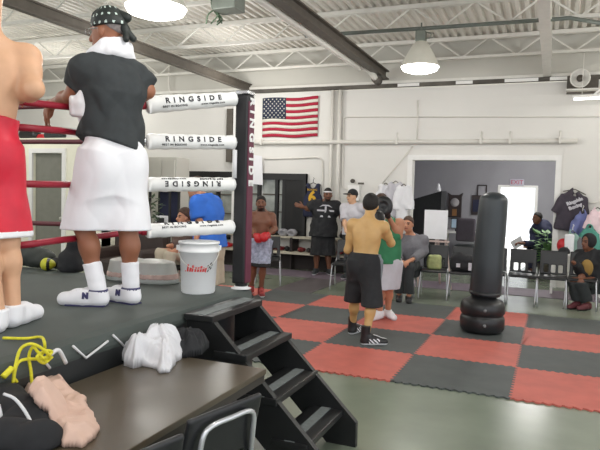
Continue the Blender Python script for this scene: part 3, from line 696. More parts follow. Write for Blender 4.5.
# desk with monitor and office chair
D = aty(470, 232, 10.6); t = thing('office_desk', 'pale desk in the back room behind the easel', 'desk', (D[0], 10.8, 0))
MB().box((D[0] + .05, 10.8, .76), (.75, .4, .02), None, .008).build('desktop', m_trimw, t, True)
for sx in (-.68, .68):
    for sy in (-.34, .34): MB().box((D[0] + .05 + sx, 10.8 + sy, .37), (.025, .025, .37)).build('leg', m_steel, t, True)
D2 = aty(457, 232, 10.6); t = thing('computer_monitor', 'small monitor with a pale blue screen on the desk', 'monitor', (D2[0], 10.6, .78))
MB().box((D2[0], 10.6, .98), (.16, .025, .13), None, .008).build('housing', leather_black, t, True); MB().box((D2[0], 10.572, .98), (.14, .004, .11)).build('screen', mat('pale_screen', (176, 200, 220), .3), t, True); MB().box((D2[0], 10.62, .81), (.05, .05, .03)).build('stand', leather_black, t, True)
C_ = aty(466, 222, 9.2); t = thing('office_chair', 'dark high back office chair by the desk in the back room', 'chair', (C_[0], 9.2, 0))
S = Sdf(.02, .06); S.box((C_[0], 9.2, .9), (.22, .05, .27), None, .05); S.build('backrest', mat('plum_grey_fabric', (74, 68, 76), .85), t, True); S = Sdf(.02, .05); S.box((C_[0], 9.4, .5), (.25, .24, .05), None, .04); S.build('seat', cl_char, t, True)
MB().tube([(C_[0], 9.4, .46), (C_[0], 9.4, .1)], .03).build('column', m_steel, t, True)
for k in range(5): MB().bar((C_[0], 9.4, .08), (C_[0] + .28 * math.cos(k * 1.257), 9.4 + .28 * math.sin(k * 1.257), .04), .04, .03).build('leg', leather_black, t, True)
# outside the exit door: pale paving
m_pave = mat('bright_paving', (235, 233, 230), .8, var=.03); struct('ground_outside', MB().box((3, 17, .005), (9, 5.2, .005)).mesh('g', m_pave))
# ------------------------------------------------------------------ floor mats (1 m interlocking tiles)
m_red = mat('red_foam', (194, 102, 90), .62, var=.09, scale=5, bump=.05); m_drk = mat('dark_grey_foam', (80, 85, 84), .62, var=.1, scale=5, bump=.05); m_run = mat('dark_runner_rubber', (88, 82, 84), .5, var=.12, scale=3)
def wave(t, ph=0): 
    return .014 * max(-1, min(1, 2.2 * math.sin(2 * math.pi * 13 * t + ph)))
NT = 66
def tile(i, j):
    g = .0015; pts = []
    for k in range(NT): t = k / NT; pts.append((i + t, j + (wave(t) if 0 < t < 1 else 0) + g))
    for k in range(NT): t = k / NT; pts.append((i + 1 + (wave(t, 1) if t > 0 else 0) - g, j + t))
    for k in range(NT): t = 1 - k / NT; pts.append((i + t, j + 1 + (wave(t) if t < 1 else 0) - g))
    for k in range(NT): t = 1 - k / NT; pts.append((i + (wave(t, 1) if t < 1 else 0) + g, j + t))
    m = m_red if (i + j) % 2 == 0 else m_drk
    return MB().prism(pts, (0, 0, .014), (0, 0, -.0005)).mesh('foam_mat', m)
RW = ['front', 'second', 'third', 'rearmost']; CN = {-3: 'first from the left', -2: 'second from the left', -1: 'third from the left', 0: 'fourth from the left', 1: 'fifth from the left', 2: 'sixth from the left', 3: 'seventh from the left'}
for j in range(4):
    for i in range(-3, 4):
        o = link('foam_mat', tile(i, j)); c = 'red' if (i + j) % 2 == 0 else 'dark grey'
        tag(o, '%s foam floor mat in the %s row, %s' % (c, RW[j], CN[i]), 'floor mat', 'checkered foam floor mats')
o = MB().box((-1.7, 4.87, .004), (.35, .86, .006)).build('rubber_runner', m_run); tag(o, 'dark rubber runner leading from the mats back to the gear bench', 'floor mat')
o = MB().box((-.95, 6.2, .0035), (4.0, .46, .0055)).build('rubber_runner', mat('purple_grey_runner', (112, 100, 112), .6, var=.1, scale=3)); tag(o, 'long purplish rubber runner along the foot of the back wall', 'floor mat')
# ------------------------------------------------------------------ boxing ring
RZ = .92; RXE, RYE = .215, -1.13; RXW, RYN = -5.8, -7.1
m_canvas = mat('grey_green_canvas', (76, 83, 80), .75, var=.08, scale=2.5, bump=.06); m_apron = mat('black_apron_vinyl', (40, 42, 43), .45, var=.12, scale=3); m_rope = mat('red_rope_cover', (152, 24, 46), .45, var=.06); m_roped = mat('maroon_rope_cover', (92, 34, 42), .55, var=.08)
m_pad = mat('white_vinyl_pad', (238, 238, 236), .45, var=.02); m_ink = mat('black_ink', (34, 32, 38), .6); m_chrome = mat('chrome', (200, 202, 204), .22, .9, var=.02)
ring = thing('boxing_ring', 'raised boxing ring with grey canvas, black skirt, red ropes and white corner pads', 'boxing ring', (-2.8, -4.1, 0))
w = MB(); w.box(((RXE + RXW) / 2, (RYE + RYN) / 2, RZ - .07), ((RXE - RXW) / 2, (RYE - RYN) / 2, .07), None, .06); w.build('canvas', m_canvas, ring, True)
w = MB()
prof = []
n = 90; vs = []; fs = []
for k in range(n + 1):
    y = RYE - .02 + (RYN - RYE) * k / n
    for z in (0., .3, .6, RZ - .05): vs.append((RXE - .005 + .012 * math.sin(k * .9 + z * 3) * (RZ - z) + .0, y, z))
for k in range(n):
    for q in range(3): a = k * 4 + q; fs.append((a, a + 1, a + 5, a + 4))
w.add(vs, fs, True)
for b0, b1 in (((RXE - .01, RYE - .01), (RXW, RYE - .01)), ((RXW, RYE), (RXW, RYN)), ((RXE - .01, RYN), (RXW, RYN))):
    w.box(((b0[0] + b1[0]) / 2, (b0[1] + b1[1]) / 2, RZ / 2 - .03), (abs(b0[0] - b1[0]) / 2 + .004, abs(b0[1] - b1[1]) / 2 + .004, RZ / 2 - .03))
w.build('apron', m_apron, ring, True)
w = MB()
def onap(px, py): q = atx_(px, py); return q
def atx_(px, py, x=RXE + .012): r = ray(px, py); return CC + r * ((x - CC[0]) / r[0])
lace = mat('white_lace', (222, 222, 224), .7)
for L in ([(73, 346), (86, 358), (108, 341)], [(113, 335), (116, 338), (124, 346)], [(40, 356), (50, 368)]):
    MB().tube([atx_(*q) for q in L], .006, 8).build('lace', lace, ring, True)
# corner post with its pad
PX, PY = .142, -1.215
MB().tube([(PX, PY, 0), (PX, PY, 2.36)], .045, 16).build('post', m_apron, ring, True)
cp = MB().box((PX, PY, (.96 + 2.34) / 2), (.052, .052, .69), None, .014).build('corner_pad', leather_black, ring, True)
mw = mat('maroon_strip', (96, 34, 58), .5); st = MB().box((PX + .053, PY, 1.63), (.004, .044, .66), None, .002).build('side_strip', mw, ring, True)
def ctext(par, *a, **k):
    o = text(*a, parent=None, **k); o.data.transform(Matrix.Translation(-ring.location)); o.parent = par; return o
ctext(st, 'lettering', 'RINGSIDE', m_pad, (PX + .06, PY, 2.0), (0, 0, -1), (0, 1, 0), .092, spacing=1.75, bold=.004)

MB().box((PX, PY, 2.355), (.055, .055, .015), None, .008).build('post_cap', m_chrome, ring, True)
MB().lathe([(.075, 0), (.075, .006), (.05, .012), (.05, .02)], (PX, PY, RZ), 20).build('base_plate', lace, ring, True)
# ropes: near side bowed inwards by the two men, far side straight
near = {1: [(240, 100, 4.5), (146, 105, 4.18), (100, 108.5, 3.97), (70, 107, 3.66), (46, 104.5, 3.48), (22, 102, 3.36), (-20, 99, 3.32), (-75, 95, 3.2)], 2: [(240, 143, 4.5), (146, 141.5, 4.18), (100, 136, 3.97), (70, 131.5, 3.66), (46, 129.5, 3.48), (22, 127.5, 3.36), (-20, 125, 3.32), (-75, 118, 3.2)],
        3: [(239, 184.5, 4.5), (146, 184.5, 4.18), (100, 184.5, 3.97), (70, 184.6, 3.66), (46, 184.3, 3.48), (22, 184, 3.36), (-20, 184, 3.32), (-75, 182, 3.2)], 4: [(238, 226.5, 4.5), (146, 231, 4.18), (100, 236, 3.97), (70, 239, 3.66), (46, 242, 3.48), (22, 245, 3.36), (-20, 247, 3.32), (-75, 252, 3.2)]}
hz = {1: 1.37, 2: 1.07, 3: .76, 4: .46}
for k in (1, 2, 3, 4):
    P = [at(*q) for q in near[k]]; P[0] = V(PX - .03, PY - .04, P[0][2])
    full = [P[0] - nrm(P[0] - P[1]) * .06] + P[1:] + [V(-.3, -3.9, RZ + hz[k] * .99), V(-.06, -5.2, RZ + hz[k]), V(-.05, -6.95, RZ + hz[k])]
    MB().tube(spline(full, 8), .02, 12).build('rope', m_rope, ring, True)
    # pad
    A = at(*near[k][1]) ; B = P[0]; ax = nrm(B - A); B = B - ax * .02; L = np.linalg.norm(B - A); r0 = .061 if k == 1 else (.05 if k > 2 else .054); r1 = .05
    toc = nrm(CC - (A + B) / 2); n_ = nrm(toc - ax * (toc @ ax)); up_ = np.cross(n_, ax); up_ = up_ if up_[2] > 0 else -up_
    M = np.stack([n_, up_, ax], 1)
    prof = [(r0 * .8, 0), (r0, .012)] + [(r0 + (r1 - r0) * t + .0018 * math.sin(40 * t), .012 + (L - .024) * t) for t in np.linspace(0, 1, 30)] + [(r1 * .75, L)]
    pd = MB().lathe(prof, A, 28, M).build('rope_pad', m_pad, ring, True)
    mid = (A + B) / 2; rr_ = (r0 + r1) / 2 + .0025
    flip = -1 if k == 3 else 1; ang0 = {1: .12, 2: .12, 3: .35, 4: .85}[k]
    def warp(c, off=0., sx=1.):
        x = c[:, 0] * flip; y = c[:, 1] * flip + off; t = y / rr_ + ang0; rad = rr_ + (r0 - r1) * (-x / L) + c[:, 2]
        return mid + x[:, None] * ax + (rad * np.cos(t))[:, None] * n_ + (rad * np.sin(t))[:, None] * up_
    ctext(pd, 'lettering', 'RINGSIDE', m_ink, (0, 0, 0), (1, 0, 0), (0, 0, 1), .051, warp=lambda c: warp(c, .012 * flip), spacing=2.0, bold=.0016)
    for s_, tx in ((-.5, 'BEST IN BOXING'), (.5, 'www.ringside.com')):
        ctext(pd, 'lettering', tx, m_ink, (0, 0, 0), (1, 0, 0), (0, 0, 1), .02, warp=lambda c: warp(c + np.array([[s_ * .27, 0, 0]]), -.026 * flip), spacing=1.15)
    MB().tube([B - ax * .01, V(PX, PY, B[2])], .012, 8).build('turnbuckle', m_chrome, ring, True)
    MB().lathe([(.026, 0), (.03, .01), (.03, .045), (.024, .05)], A - ax * .035, 16, M).build('rope_clamp', m_chrome if k == 2 else m_rope, ring, True)
    z0 = RZ + hz[k] + {1: .03, 2: .03, 3: -.02, 4: -.07}[k]
    MB().tube(spline([V(PX - .04, PY, RZ + hz[k]), V(-2.3, RYE - .06, z0), V(-5.5, RYE - .06, RZ + hz[k])], 6), .02, 10).build('rope', m_roped, ring, True)
for x, y in ((RXW + .3, RYE - .08), (RXW + .3, RYN + .2), (-.05, RYN + .12)):
    MB().tube([(x, y, 0), (x, y, 2.36)], .05, 14).build('post', m_apron, ring, True)
# vertical white lacing between pads at the corner
MB().tube([at(235, 150, 4.42), at(234.5, 178, 4.42)], .016).build('spacer_tie', lace, ring, True)
# ------------------------------------------------------------------ ring stairs
m_step = mat('black_painted_wood', (30, 31, 32), .42, var=.15, scale=6); m_grip = mat('grey_grip_strip', (112, 118, 118), .7, var=.15, scale=30)
stair = thing('ring_steps', 'black wooden four step stairs leading down from the ring to the floor', 'stairs', (.65, -1.77, 0))
for y in (-2.085, -1.475):
    MB().prism([(.235, .86), (.42, .86), (1.14, .16), (1.14, 0), (.94, 0), (.42, .5), (.235, .62)], (0, .04, 0), (0, y, 0), (1, 0, 0), (0, 0, 1)).build('stringer', m_step, stair, True)
    MB().box((.265, y + .02, .31), (.03, .02, .31)).build('support_leg', m_step, stair, True)
for k, (xf, z) in enumerate(((.425, .895), (.655, .69), (.85, .46), (1.045, .23))):
    d = .2 if k == 0 else .225; tr = MB().box((xf - d / 2, -1.765, z - .02), (d / 2, .335, .02), None, .006).build('tread', m_step, stair, True)
    for q in (.5,):
        MB().box((xf - d * q, -1.765, z + .001), (.032 if k else .045, .325, .0025)).build('grip_strip', m_grip, stair, True)
# ------------------------------------------------------------------ folding table beside the ring
m_tab = mat('brown_laminate', (80, 71, 57), .3, var=.12, scale=4, spec=.6); m_tabe = mat('dark_table_edge', (50, 46, 42), .5)
tab = thing('folding_table', 'long brown laminate folding table pushed against the ring', 'table', (.6, -3.4, 0)); TX0, TX1, TY0, TY1 = .25, .94, -4.32, -2.43
MB().box(((TX0 + TX1) / 2, (TY0 + TY1) / 2, .725), ((TX1 - TX0) / 2, (TY1 - TY0) / 2, .014), None, .005).build('tabletop', m_tab, tab, True)
w = MB()
for x in (TX0 + .01, TX1 - .01): w.box((x, (TY0 + TY1) / 2, .695), (.008, (TY1 - TY0) / 2 - .02, .02))
for y in (TY0 + .02, TY1 - .02): w.box(((TX0 + TX1) / 2, y, .695), ((TX1 - TX0) / 2 - .02, .008, .02))
w.build('apron_rail', m_tabe, tab, True)
for x in (TX0 + .08, TX1 - .08):
    for y in (TY0 + .2, TY1 - .2): MB().tube([(x, y, .71), (x, y, 0)], .016).build('leg', m_tabe, tab, True)
# ------------------------------------------------------------------ chairs
m_shell = mat('black_plastic_shell', (30, 31, 34), .35, var=.1); m_leg = mat('chromed_tube', (205, 206, 210), .25, .65, var=.02)
S = Sdf(.0085, .02); S.box((0, -.01, .455), (.21, .2, .014), None, .012); S.box((0, -.2, .445), (.19, .02, .014), None, .012); seat_me = S.mesh('seat', m_shell)
S = Sdf(.0085, .02); a = math.radians(12); Mb = np.array([[1, 0, 0], [0, math.cos(a), math.sin(a)], [0, -math.sin(a), math.cos(a)]]); Mb = Mb.T
S.box((0, .235, .655), (.2, .012, .19), np.stack([V(1, 0, 0), V(0, math.cos(a), -math.sin(a)), V(0, math.sin(a), math.cos(a))], 1), .05 * .2)
for q in (-.105, 0, .105): S.box((q, .205, .56), (.033, .06, .06), None, .01, .004, True)
back_me = S.mesh('backrest', m_shell)
def legmesh(sx, front):
    if front: p = [(sx * .2, .03, .44), (sx * .2, -.13, .43), (sx * .205, -.17, .40), (sx * .225, -.23, .0)]
    else: p = [(sx * .2, -.02, .44), (sx * .205, .12, .43), (sx * .21, .16, .4), (sx * .225, .27, .0)]
    return MB().tube(spline(p, 5), .0115, 10).mesh('leg', m_leg)
leg_me = [legmesh(-1, 1), legmesh(1, 1), legmesh(-1, 0), legmesh(1, 0)]
frame_me = MB().tube(spline([(-.2, .05, .44), (-.2, .19, .46), (-.195, .222, .52), (-.15, .275, .68), (-.125, .293, .785), (0, .3, .8), (.125, .293, .785), (.15, .275, .68), (.195, .222, .52), (.2, .19, .46), (.2, .05, .44)], 5), .0105, 10).mesh('back_frame', m_leg)
def chair(x, y, rz, label, group, z=0., s=1.):
    t = thing('stacking_chair', label, 'chair', (x, y, z), rz, group)
    for nm, me in [('seat', seat_me), ('backrest', back_me), ('back_frame', frame_me)] + [('leg', q) for q in leg_me]:
        link(nm, me, t)
    t.scale = (s, s, s); return t
CH = [(345, 4.75, .15, 'black stacking chair just left of the shirtless boxer in black shorts'), (402, 4.75, .1, 'black stacking chair under the seated man in the grey shirt'), (434, 4.75, .1, 'black stacking chair in front of the easel legs with a green bag on it'), (463, 4.75, .05, 'black stacking chair left of the punching bag holding a black bag'),
      (492, 4.95, .0, 'black stacking chair hidden behind the punching bag'), (522.5, 4.95, .05, 'black stacking chair just right of the punching bag, in front of the exit door'), (552, 4.95, -.05, 'black stacking chair below the white table, second right of the punching bag'), (582, 5.0, -.1, 'black stacking chair under the person at the right edge'), (268, 4.6, .4, 'black stacking chair behind the boxer with red gloves')]
for px, y, rz, lb in CH:
    q = aty(px, 280, y); chair(q[0], y, rz, lb, 'chairs along the back of the mats')
for px, py, lb in ((226, 405, 'black stacking chair tucked under the brown table, nearer the stairs'), (134, 452, 'black stacking chair tucked under the brown table, nearer the camera')):
    q = atz(px, py, .84); a_ = -1.81; chair(q[0] - .27 * .97, q[1] + .27 * .24, a_, lb, 'chairs at the brown table')
# ------------------------------------------------------------------ punching bag
c = atz(486.5, 335, .014); c = c + V(CHF[0], CHF[1], 0) * .2; m_bag = mat('dark_bag_vinyl', (50, 56, 60), .38, var=.08, scale=4); m_base = mat('black_base_plastic', (34, 35, 37), .35, var=.1)
t = thing('punching_bag', 'tall dark free standing punching bag on a round black base', 'punching bag', (c[0], c[1], .014)); lean = nrm(V(.045, .01, 1)); M = np.stack([V(1, 0, -.045), V(0, 1, 0), lean], 1)
MB().lathe([(.16, 0), (.235, .012), (.262, .05), (.264, .17), (.25, .2), (.238, .21), (.25, .222), (.266, .25), (.262, .33), (.235, .385), (.17, .41), (.14, .44), (0, .44)], c, 48).build('base', m_base, t, True)
MB().lathe([(.06, .43), (.178, .45), (.187, .48), (.182, .9), (.17, 1.45), (.165, 1.6), (.158, 1.635), (.12, 1.675), (.05, 1.7), (0, 1.703)], c, 48, M).build('bag', m_bag, t, True)
MB().lathe([(.192, .47), (.194, .5), (.19, .5)], c, 48, M, False).build('seam_band', m_base, t, True)
toc = nrm(V(CC[0] - c[0], CC[1] - c[1], 0)); sd = np.cross(UP, toc)
for z, o in ((.3, .06), (.12, .06)):
    p_ = c + toc * .262 + sd * .03 + UP * z; MB().lathe([(.02, -.01), (.02, .006), (.012, .012), (0, .012)], p_, 14, np.stack([sd, np.cross(toc, sd), toc], 1)).build('filler_cap', mat('grey_cap', (120, 122, 124), .5), t, True)
# ------------------------------------------------------------------ bucket on the ring corner
c = atz(195.5, 294.5, RZ); c = c + V(CHF[0], CHF[1], 0) * .11; t = thing('bucket', 'white plastic bucket with a red logo standing on the ring canvas', 'bucket', c)
m_bk = mat('white_bucket_plastic', (236, 237, 238), .38, var=.02)
MB().lathe([(.112, 0), (.118, .01), (.132, .285), (.141, .287), (.142, .302), (.136, .304), (.138, .345), (.145, .346), (.145, .36), (.133, .362), (.132, .33), (.115, .02), (0, .02)], c, 48, None, False).build('body', m_bk, t, True)
toc = nrm(V(CC[0] - c[0], CC[1] - c[1], 0)); sd = np.cross(UP, toc); hp = []
for k in range(25):
    a = math.pi * k / 24; hp.append(c + sd * (-.143 * math.cos(a)) + toc * (.14 * math.sin(a) + .0) + UP * (.315 - .135 * math.sin(a)))
MB().tube(hp, .002, 6).build('handle', m_steel, t, True)
for q in (-1, 1): MB().box(c + sd * q * .142 + UP * .315, (.012, .012, .018), None, .004).build('handle_lug', m_bk, t, True)
m_lr = mat('logo_red', (205, 60, 62), .5)
def bw(c_, off=0): 
    y = c_[:, 1] + .185; x = c_[:, 0]; r = .1185 + .05 * y + .0015 + c_[:, 2]; a = x / .126
    return c + (r * np.sin(a))[:, None] * sd + (r * np.cos(a))[:, None] * toc + y[:, None] * UP
lg = MB()
for k, (x, h) in enumerate(((-.085, .05), (-.066, .03), (-.05, .045), (-.03, .032), (-.012, .032), (.006, .04), (.022, .03), (.038, .03))):
    lg.prism([(x, -.026), (x + .012, -.026), (x + .02, -.026 + h), (x + .007, -.026 + h)], (0, 0, .001))
lg.prism([(-.1, -.028), (.05, -.03), (.052, -.022), (-.1, -.02)], (0, 0, .001))
for nm, m_, mb in (('logo', m_lr, lg), ('logo', m_ink, None)):
    if mb is None:
        mb = MB()
        for a_ in range(4):
            for b_ in range(3):
                if (a_ + b_) % 2 == 0: x = .058 + a_ * .011; y = -.03 + b_ * .016 + a_ * .008; mb.prism([(x, y), (x + .01, y + .006), (x + .014, y + .02), (x + .004, y + .014)], (0, 0, .001))
    me = mb.mesh(nm, m_); n = len(me.vertices); q = np.empty(n * 3, np.float32); me.vertices.foreach_get('co', q); me.vertices.foreach_set('co', np.asarray(bw(q.reshape(-1, 3)), np.float32).ravel()); me.update(); link(nm, me, t, True)
# ------------------------------------------------------------------ lamps
m_lamp = mat('white_enamel_shade', (214, 212, 200), .4, var=.02); m_ball = mat('grey_ballast', (112, 118, 110), .5, var=.1); m_lens = mat('lit_lens', (255, 252, 244), .4, emit=6.0)
def highbay(x, y, z, label, r=.29, lit=True):
    t = thing('pendant_lamp', label, 'lamp', (x, y, z), 0, 'high bay lamps'); c = V(x, y, z)
    MB().lathe([(r, 0), (r * .98, .03), (r * .7, .2), (r * .42, .34), (r * .3, .36), (r * .3, .38), (r * .28, .36), (r * .4, .33), (r * .68, .19), (r * .95, .02)], c, 40, None, False).build('shade', m_lamp, t, True)
    MB().lathe([(r * .985, .012), (r * 1.0, 0), (r * .9, -.05), (r * .55, -.085), (0, -.095)], c, 40, None, False).build('lens', m_lens, t, True)
    MB().box(c + V(0, 0, .46), (.075, .075, .08), None, .01).build('ballast', m_ball, t, True); MB().tube([c + V(0, 0, .54), c + V(0, 0, 4.3 - z)], .012).build('stem', m_ball, t, True)
    for q in (.05, .09): MB().tube([c + V(.08 + 0, 0, .42), c + V(.1 + q, 0, .44), c + V(.1 + q, 0, .5), c + V(.08, 0, .52)], .008).build('bracket', m_ball, t, True)
    return c
q = at(420, 67, 9.4); LAMPS = [q]; highbay(*q, 'lit white bell lamp hanging over the middle of the mats')
q = at(156, 8, 6.2); LAMPS.append(q); highbay(*q, 'large glowing bell lamp above the cornerman, cut by the top edge', .31)
q = at(226, 9, 6.6); t = thing('unit_heater', 'green grey metal box with a coiled cable under the ceiling', 'heater', q)
MB().box(q + V(.03, 0, .17), (.14, .12, .2), None, .012).build('housing', m_ball, t, True); rg = random.Random(3)
for k in range(5):
    p0 = q + V(-.13, 0, .3); pts = [p0 + V(rg.uniform(-.09, .06), rg.uniform(-.08, .08), -.09 * i + rg.uniform(-.02, .02)) for i in range(6)]; MB().tube(spline(pts, 5), .009, 6).build('cable', mat('green_cable', (72, 92, 70), .6), t, True)
MB().tube([q + V(.03, 0, .36), q + V(.03, 0, 4.3 - q[2])], .012).build('stem', m_ball, t, True)
# conduit carrying the lamps
c0 = at(305, 36, 9.6); z_ = 4.28; P = [atz(305, 36, z_), atz(445, 27, z_), atz(570, 18, z_), atz(600, 23, z_)]
t = MB().tube([P[0], P[1], P[2], P[2] + (P[3] - P[2]) * 1.6], .03, 10).build('conduit', mat('green_grey_conduit', (104, 112, 106), .5)); tag(t, 'grey green conduit running below the roof joists above the lamp', 'conduit')
# flue pipe along the dark beam
p0, p1, p2, p3 = aty(318, 20, 4.2), aty(362, 62, 6.2), aty(370, 66, 6.4), aty(385, 78, 6.9)
t = thing('flue_pipe', 'pale metal flue pipe with a bend under the dark roof beam', 'pipe', p2); a_ = at(303, 4, 9.4)
MB().tube(spline([V(-1.27, 1.0, 4.06), V(-1.27, 5.6, 4.06), V(-1.27, 6.0, 4.06), V(-1.24, 6.2, 4.1), V(-1.16, 6.36, 4.06), V(-1.1, 6.6, 3.95)], 6), .06, 14).build('duct', m_steel, t, True)
MB().tube([V(-1.1, 6.6, 3.95), V(-1.07, 6.75, 3.9)], .085, 14).build('end_collar', m_gap, t, True)
# fluorescent batten and fan heater near the right corner
a_ = aty(572, 97, 6.6); b_ = aty(600, 95.5, 6.6); t = thing('fluorescent_light', 'white fluorescent batten high on the wall at the right edge', 'lamp', a_); ln = (b_ - a_) * 1.8
MB().bar(a_, a_ + ln, .09, .05, bev=.01).build('housing', m_trimw, t, True); MB().tube([a_ + V(.03, 0, -.04), a_ + ln * .97 + V(0, 0, -.04)], .02).build('tube', mat('lit_tube', (255, 255, 250), .4, emit=3.0), t, True)
for f_ in (.2, .8): MB().tube([a_ + ln * f_, a_ + ln * f_ + V(0, 0, .75)], .006).build('hanger', m_steel, t, True)
MB().bar(a_ + ln * .42 - V(0, .05, 0), a_ + ln * .42 + V(.42, -.05, .38), .07, .03).build('brace', m_trimw, t, True)
q = aty(580, 79, 6.9); t = thing('wall_fan', 'round dark fan on a shelf bracket above the fluorescent batten', 'fan', q); YM = np.array([[1, 0, 0], [0, 0, -1.], [0, 1, 0]])
MB().lathe([(.07, 0), (.16, .02), (.17, .08), (.15, .1), (.14, .05), (.0, .04)], q, 24, YM, False).build('housing', m_steel, t, True); MB().lathe([(.06, .04), (.06, .1), (0, .11)], q, 16, YM).build('hub', m_darksteel, t, True); MB().box(q + V(.1, .05, -.2), (.32, .16, .015)).build('bracket', m_steel, t, True)
MB().box(q + V(.05, .12, -.08), (.26, .05, .16)).build('back_plate', m_darksteel, t, True)
# ------------------------------------------------------------------ people in the photo
def person(label, fig, ground, group=None):
    c = (fig.an['L'] + fig.an['R']) / 2
    return thing('person', label, 'person', (c[0], c[1], ground), 0, group)
def zpt(px, py, d, z):      # a point on that image column and depth with a given height
    q = at(px, py, d); q[2] = z; return q
# --- cornerman in the ring
f = Fig(3.72, (112, 66), (112, 158), (107, 31, -.02), hdir(-.7, .71), np.append(hdir(-.96, .28), -.12) if False else V(*hdir(-.96, .28)[:2], -.1),
        {'L': ((72, 97, -.06), (50, 105, .2)), 'R': ((147, 91, .12), (130, 100, .37))}, {'L': ((84, 226, -.02), (98, 291, -.02)), 'R': ((128, 226, .05), (131, 290, .09))}, 1.04, .0075, .95, .078, .165, .055)
for k in 'LR': f.an[k][2] = RZ + .10
t = person('cornerman in black t-shirt, white shorts and dark bandana leaning on the ring ropes', f, RZ)
f.hands = {'L': (hdir(-.35, .3) * .4 + V(0, 0, -.9), hdir(-.9, -.2), hdir(.6, -.6), .35), 'R': (hdir(-.5, .8), UP, hdir(-1, 0), .9)}
f.body().build('body', [skin_brown, eye_dark, lip_d], t, True, f.facemat())
f.shirt(cl_char, t, hem=.06, sleeve=.62, infl=.016, loose=1.24, amp=.008, seed=4, arm_r=1.0, tilt=.3)
f.shorts(cl_white, t, top=.15, frac=1.06, flare=1.26, amp=.006, seed=9, r0=.102, kleg=.1)
for k in 'LR': sock(f, k, cl_white, t, .42)
navy = mat('navy_trim', (50, 48, 92), .6); shm = [cl_white, sole_w, navy]
tL = hdir(-1, .05); tR = hdir(-.82, .5)
for k, tt in (('L', tL), ('R', tR)):
    o = shoe(f, k, 'trainer', tt, t, RZ, mats=shm, collar=.1, col2=True); tx = text('emblem', 'N', navy, (-.0535, .0, .065), (0, 1, 0) if False else (0, -1, 0), (.15, 0, 1), .045, None, bold=.004); tx.data.transform(Matrix.Translation((0, 0, 0))); tx.parent = o
    MB().box((0, .012, .005), (.04, .115, .004)).build('sole_stripe', navy, o)
    w = MB()
    for q in range(4): w.bar((-.03, .005 + q * .018, .108 - q * .006), (.03, .012 + q * .018, .106 - q * .006), .007, .005)
    w.build('laces', sole_w, o)
S = Sdf(.007, .02); f.cap_hair(S, .006, .0, -.075); S.build('hair', hair_grey, t, True)
S = Sdf(.006, .02); f.cap_hair(S, .016, .075, .012); S.dispf = folds(.003, 30, 2)
def starmf(c):
    q = ((c - f.head) @ f.HM); u = np.arctan2(q[:, 0], q[:, 1]) * 2.6; w = q[:, 2] * 20; a = np.mod(u + .5 * np.floor(w), 1) - .5; b = np.mod(w, 1) - .5
    return (a * a + b * b < .03).astype(np.int32)
bd = S.build('bandana', [mat('black_bandana', (30, 36, 34), .6), mat('bandana_stars', (190, 205, 198), .6)], t, True, starmf)
S = Sdf(.006, .02); h = f.hp_; S.ell(h((0, -.115, .0)), (.028, .028, .024)); S.cap(h((0, -.12, 0)), h((.03, -.15, -.06)), .016, .022); S.cap(h((0, -.12, 0)), h((-.03, -.14, -.075)), .014, .02); S.cap(h((.0, -.02, .115)), h((.01, -.13, .06)), .03, .03)
S.build('bandana_knot', MATS['black_bandana'], t, True)
w = MB(); w.tube([h((-.07, .08, .005)), h((-.075, .0, .0)), h((-.082, -.02, -.01))], .003, 6); w.tube([h((.07, .08, .005)), h((.075, .0, .0)), h((.082, -.02, -.01))], .003, 6)
for q in (-1, 1): w.tube([h((q * .034 + .02 * math.cos(a), .108, .0 + .016 * math.sin(a))) for a in np.linspace(0, 6.283, 13)[:-1]], .0025, 6, True)
w.build('glasses', m_chrome, t, True)
# towel round his neck
S = Sdf(.007, .03); fs = f
pts = [fs.sc + fs.M @ V(x, y, z) for x, y, z in ((-.1, .14, -.36), (-.105, .15, -.12), (-.11, .08, .0), (-.09, -.02, .06), (0, -.085, .075), (.09, -.03, .06), (.115, .08, .0), (.105, .15, -.1), (.1, .14, -.3))]
pts = spline(pts, 4)
for i in range(len(pts) - 1): S.cap(pts[i], pts[i + 1], .034, .034, .03)
for i in range(12, len(pts) - 13): S.cap(pts[i] + fs.U * .045, pts[i + 1] + fs.U * .045, .024, .024, .03)
S.dispf = folds(.004, 34, 3)
o = S.build('towel', cl_white); tag(o, 'white towel draped around the neck of the cornerman in the bandana', 'towel')
S = Sdf(.007, .03); a_ = at(84, 90, 3.58); b_ = at(80, 115, 3.55); S.cap(a_, at(80, 102, 3.58), .015, .03); S.box(at(78, 106, 3.58), (.045, .018, .06), np.stack([CHR, CHF, UP], 1), .015); S.dispf = folds(.005, 40, 6, (1, 1, .2)); o = S.build('hand_towel', cl_white); tag(o, 'small white towel hanging below the elbow of the cornerman', 'towel')
# --- boxer in red shorts at the left edge
f = Fig(3.08, (-14, 52), (-19, 150), (-10, -17, .05), hdir(-.45, .9), hdir(-.5, .86), {'L': ((-48, 92, .1), (-30, 96, .3)), 'R': ((34, 89, -.02), (19, 98, .2))}, {'L': ((-16, 242, -.08), (-3, 310, -.1)), 'R': ((7, 240, .05), (13, 304, .02))}, 1.03, .0075, 1.0, .08)
for k in 'LR': f.an[k][2] = RZ + .09
t = person('shirtless boxer in red shorts seen from behind, cut by the left edge', f, RZ)
f.hands = {'R': (hdir(-.8, .5), UP, hdir(-.5, .8), .5), 'L': (hdir(.5, .8), UP, hdir(.5, .8), .5)}
f.body().build('body', [skin_pale, eye_dark, lip], t, True, f.facemat())
hemz = at(10, 231, 3.08)[2]
f.shorts([cl_red, cl_white], t, top=.17, frac=.96, flare=1.08, r0=.1, amp=.008, seed=21, mf=lambda c: (c[:, 2] < hemz).astype(np.int32))
for k, tt in (('L', hdir(-.3, .9)), ('R', hdir(.1, .98))):
    shoe(f, k, 'sneaker', tt, t, RZ, mats=[cl_white, sole_w, cl_lgrey], collar=.11)
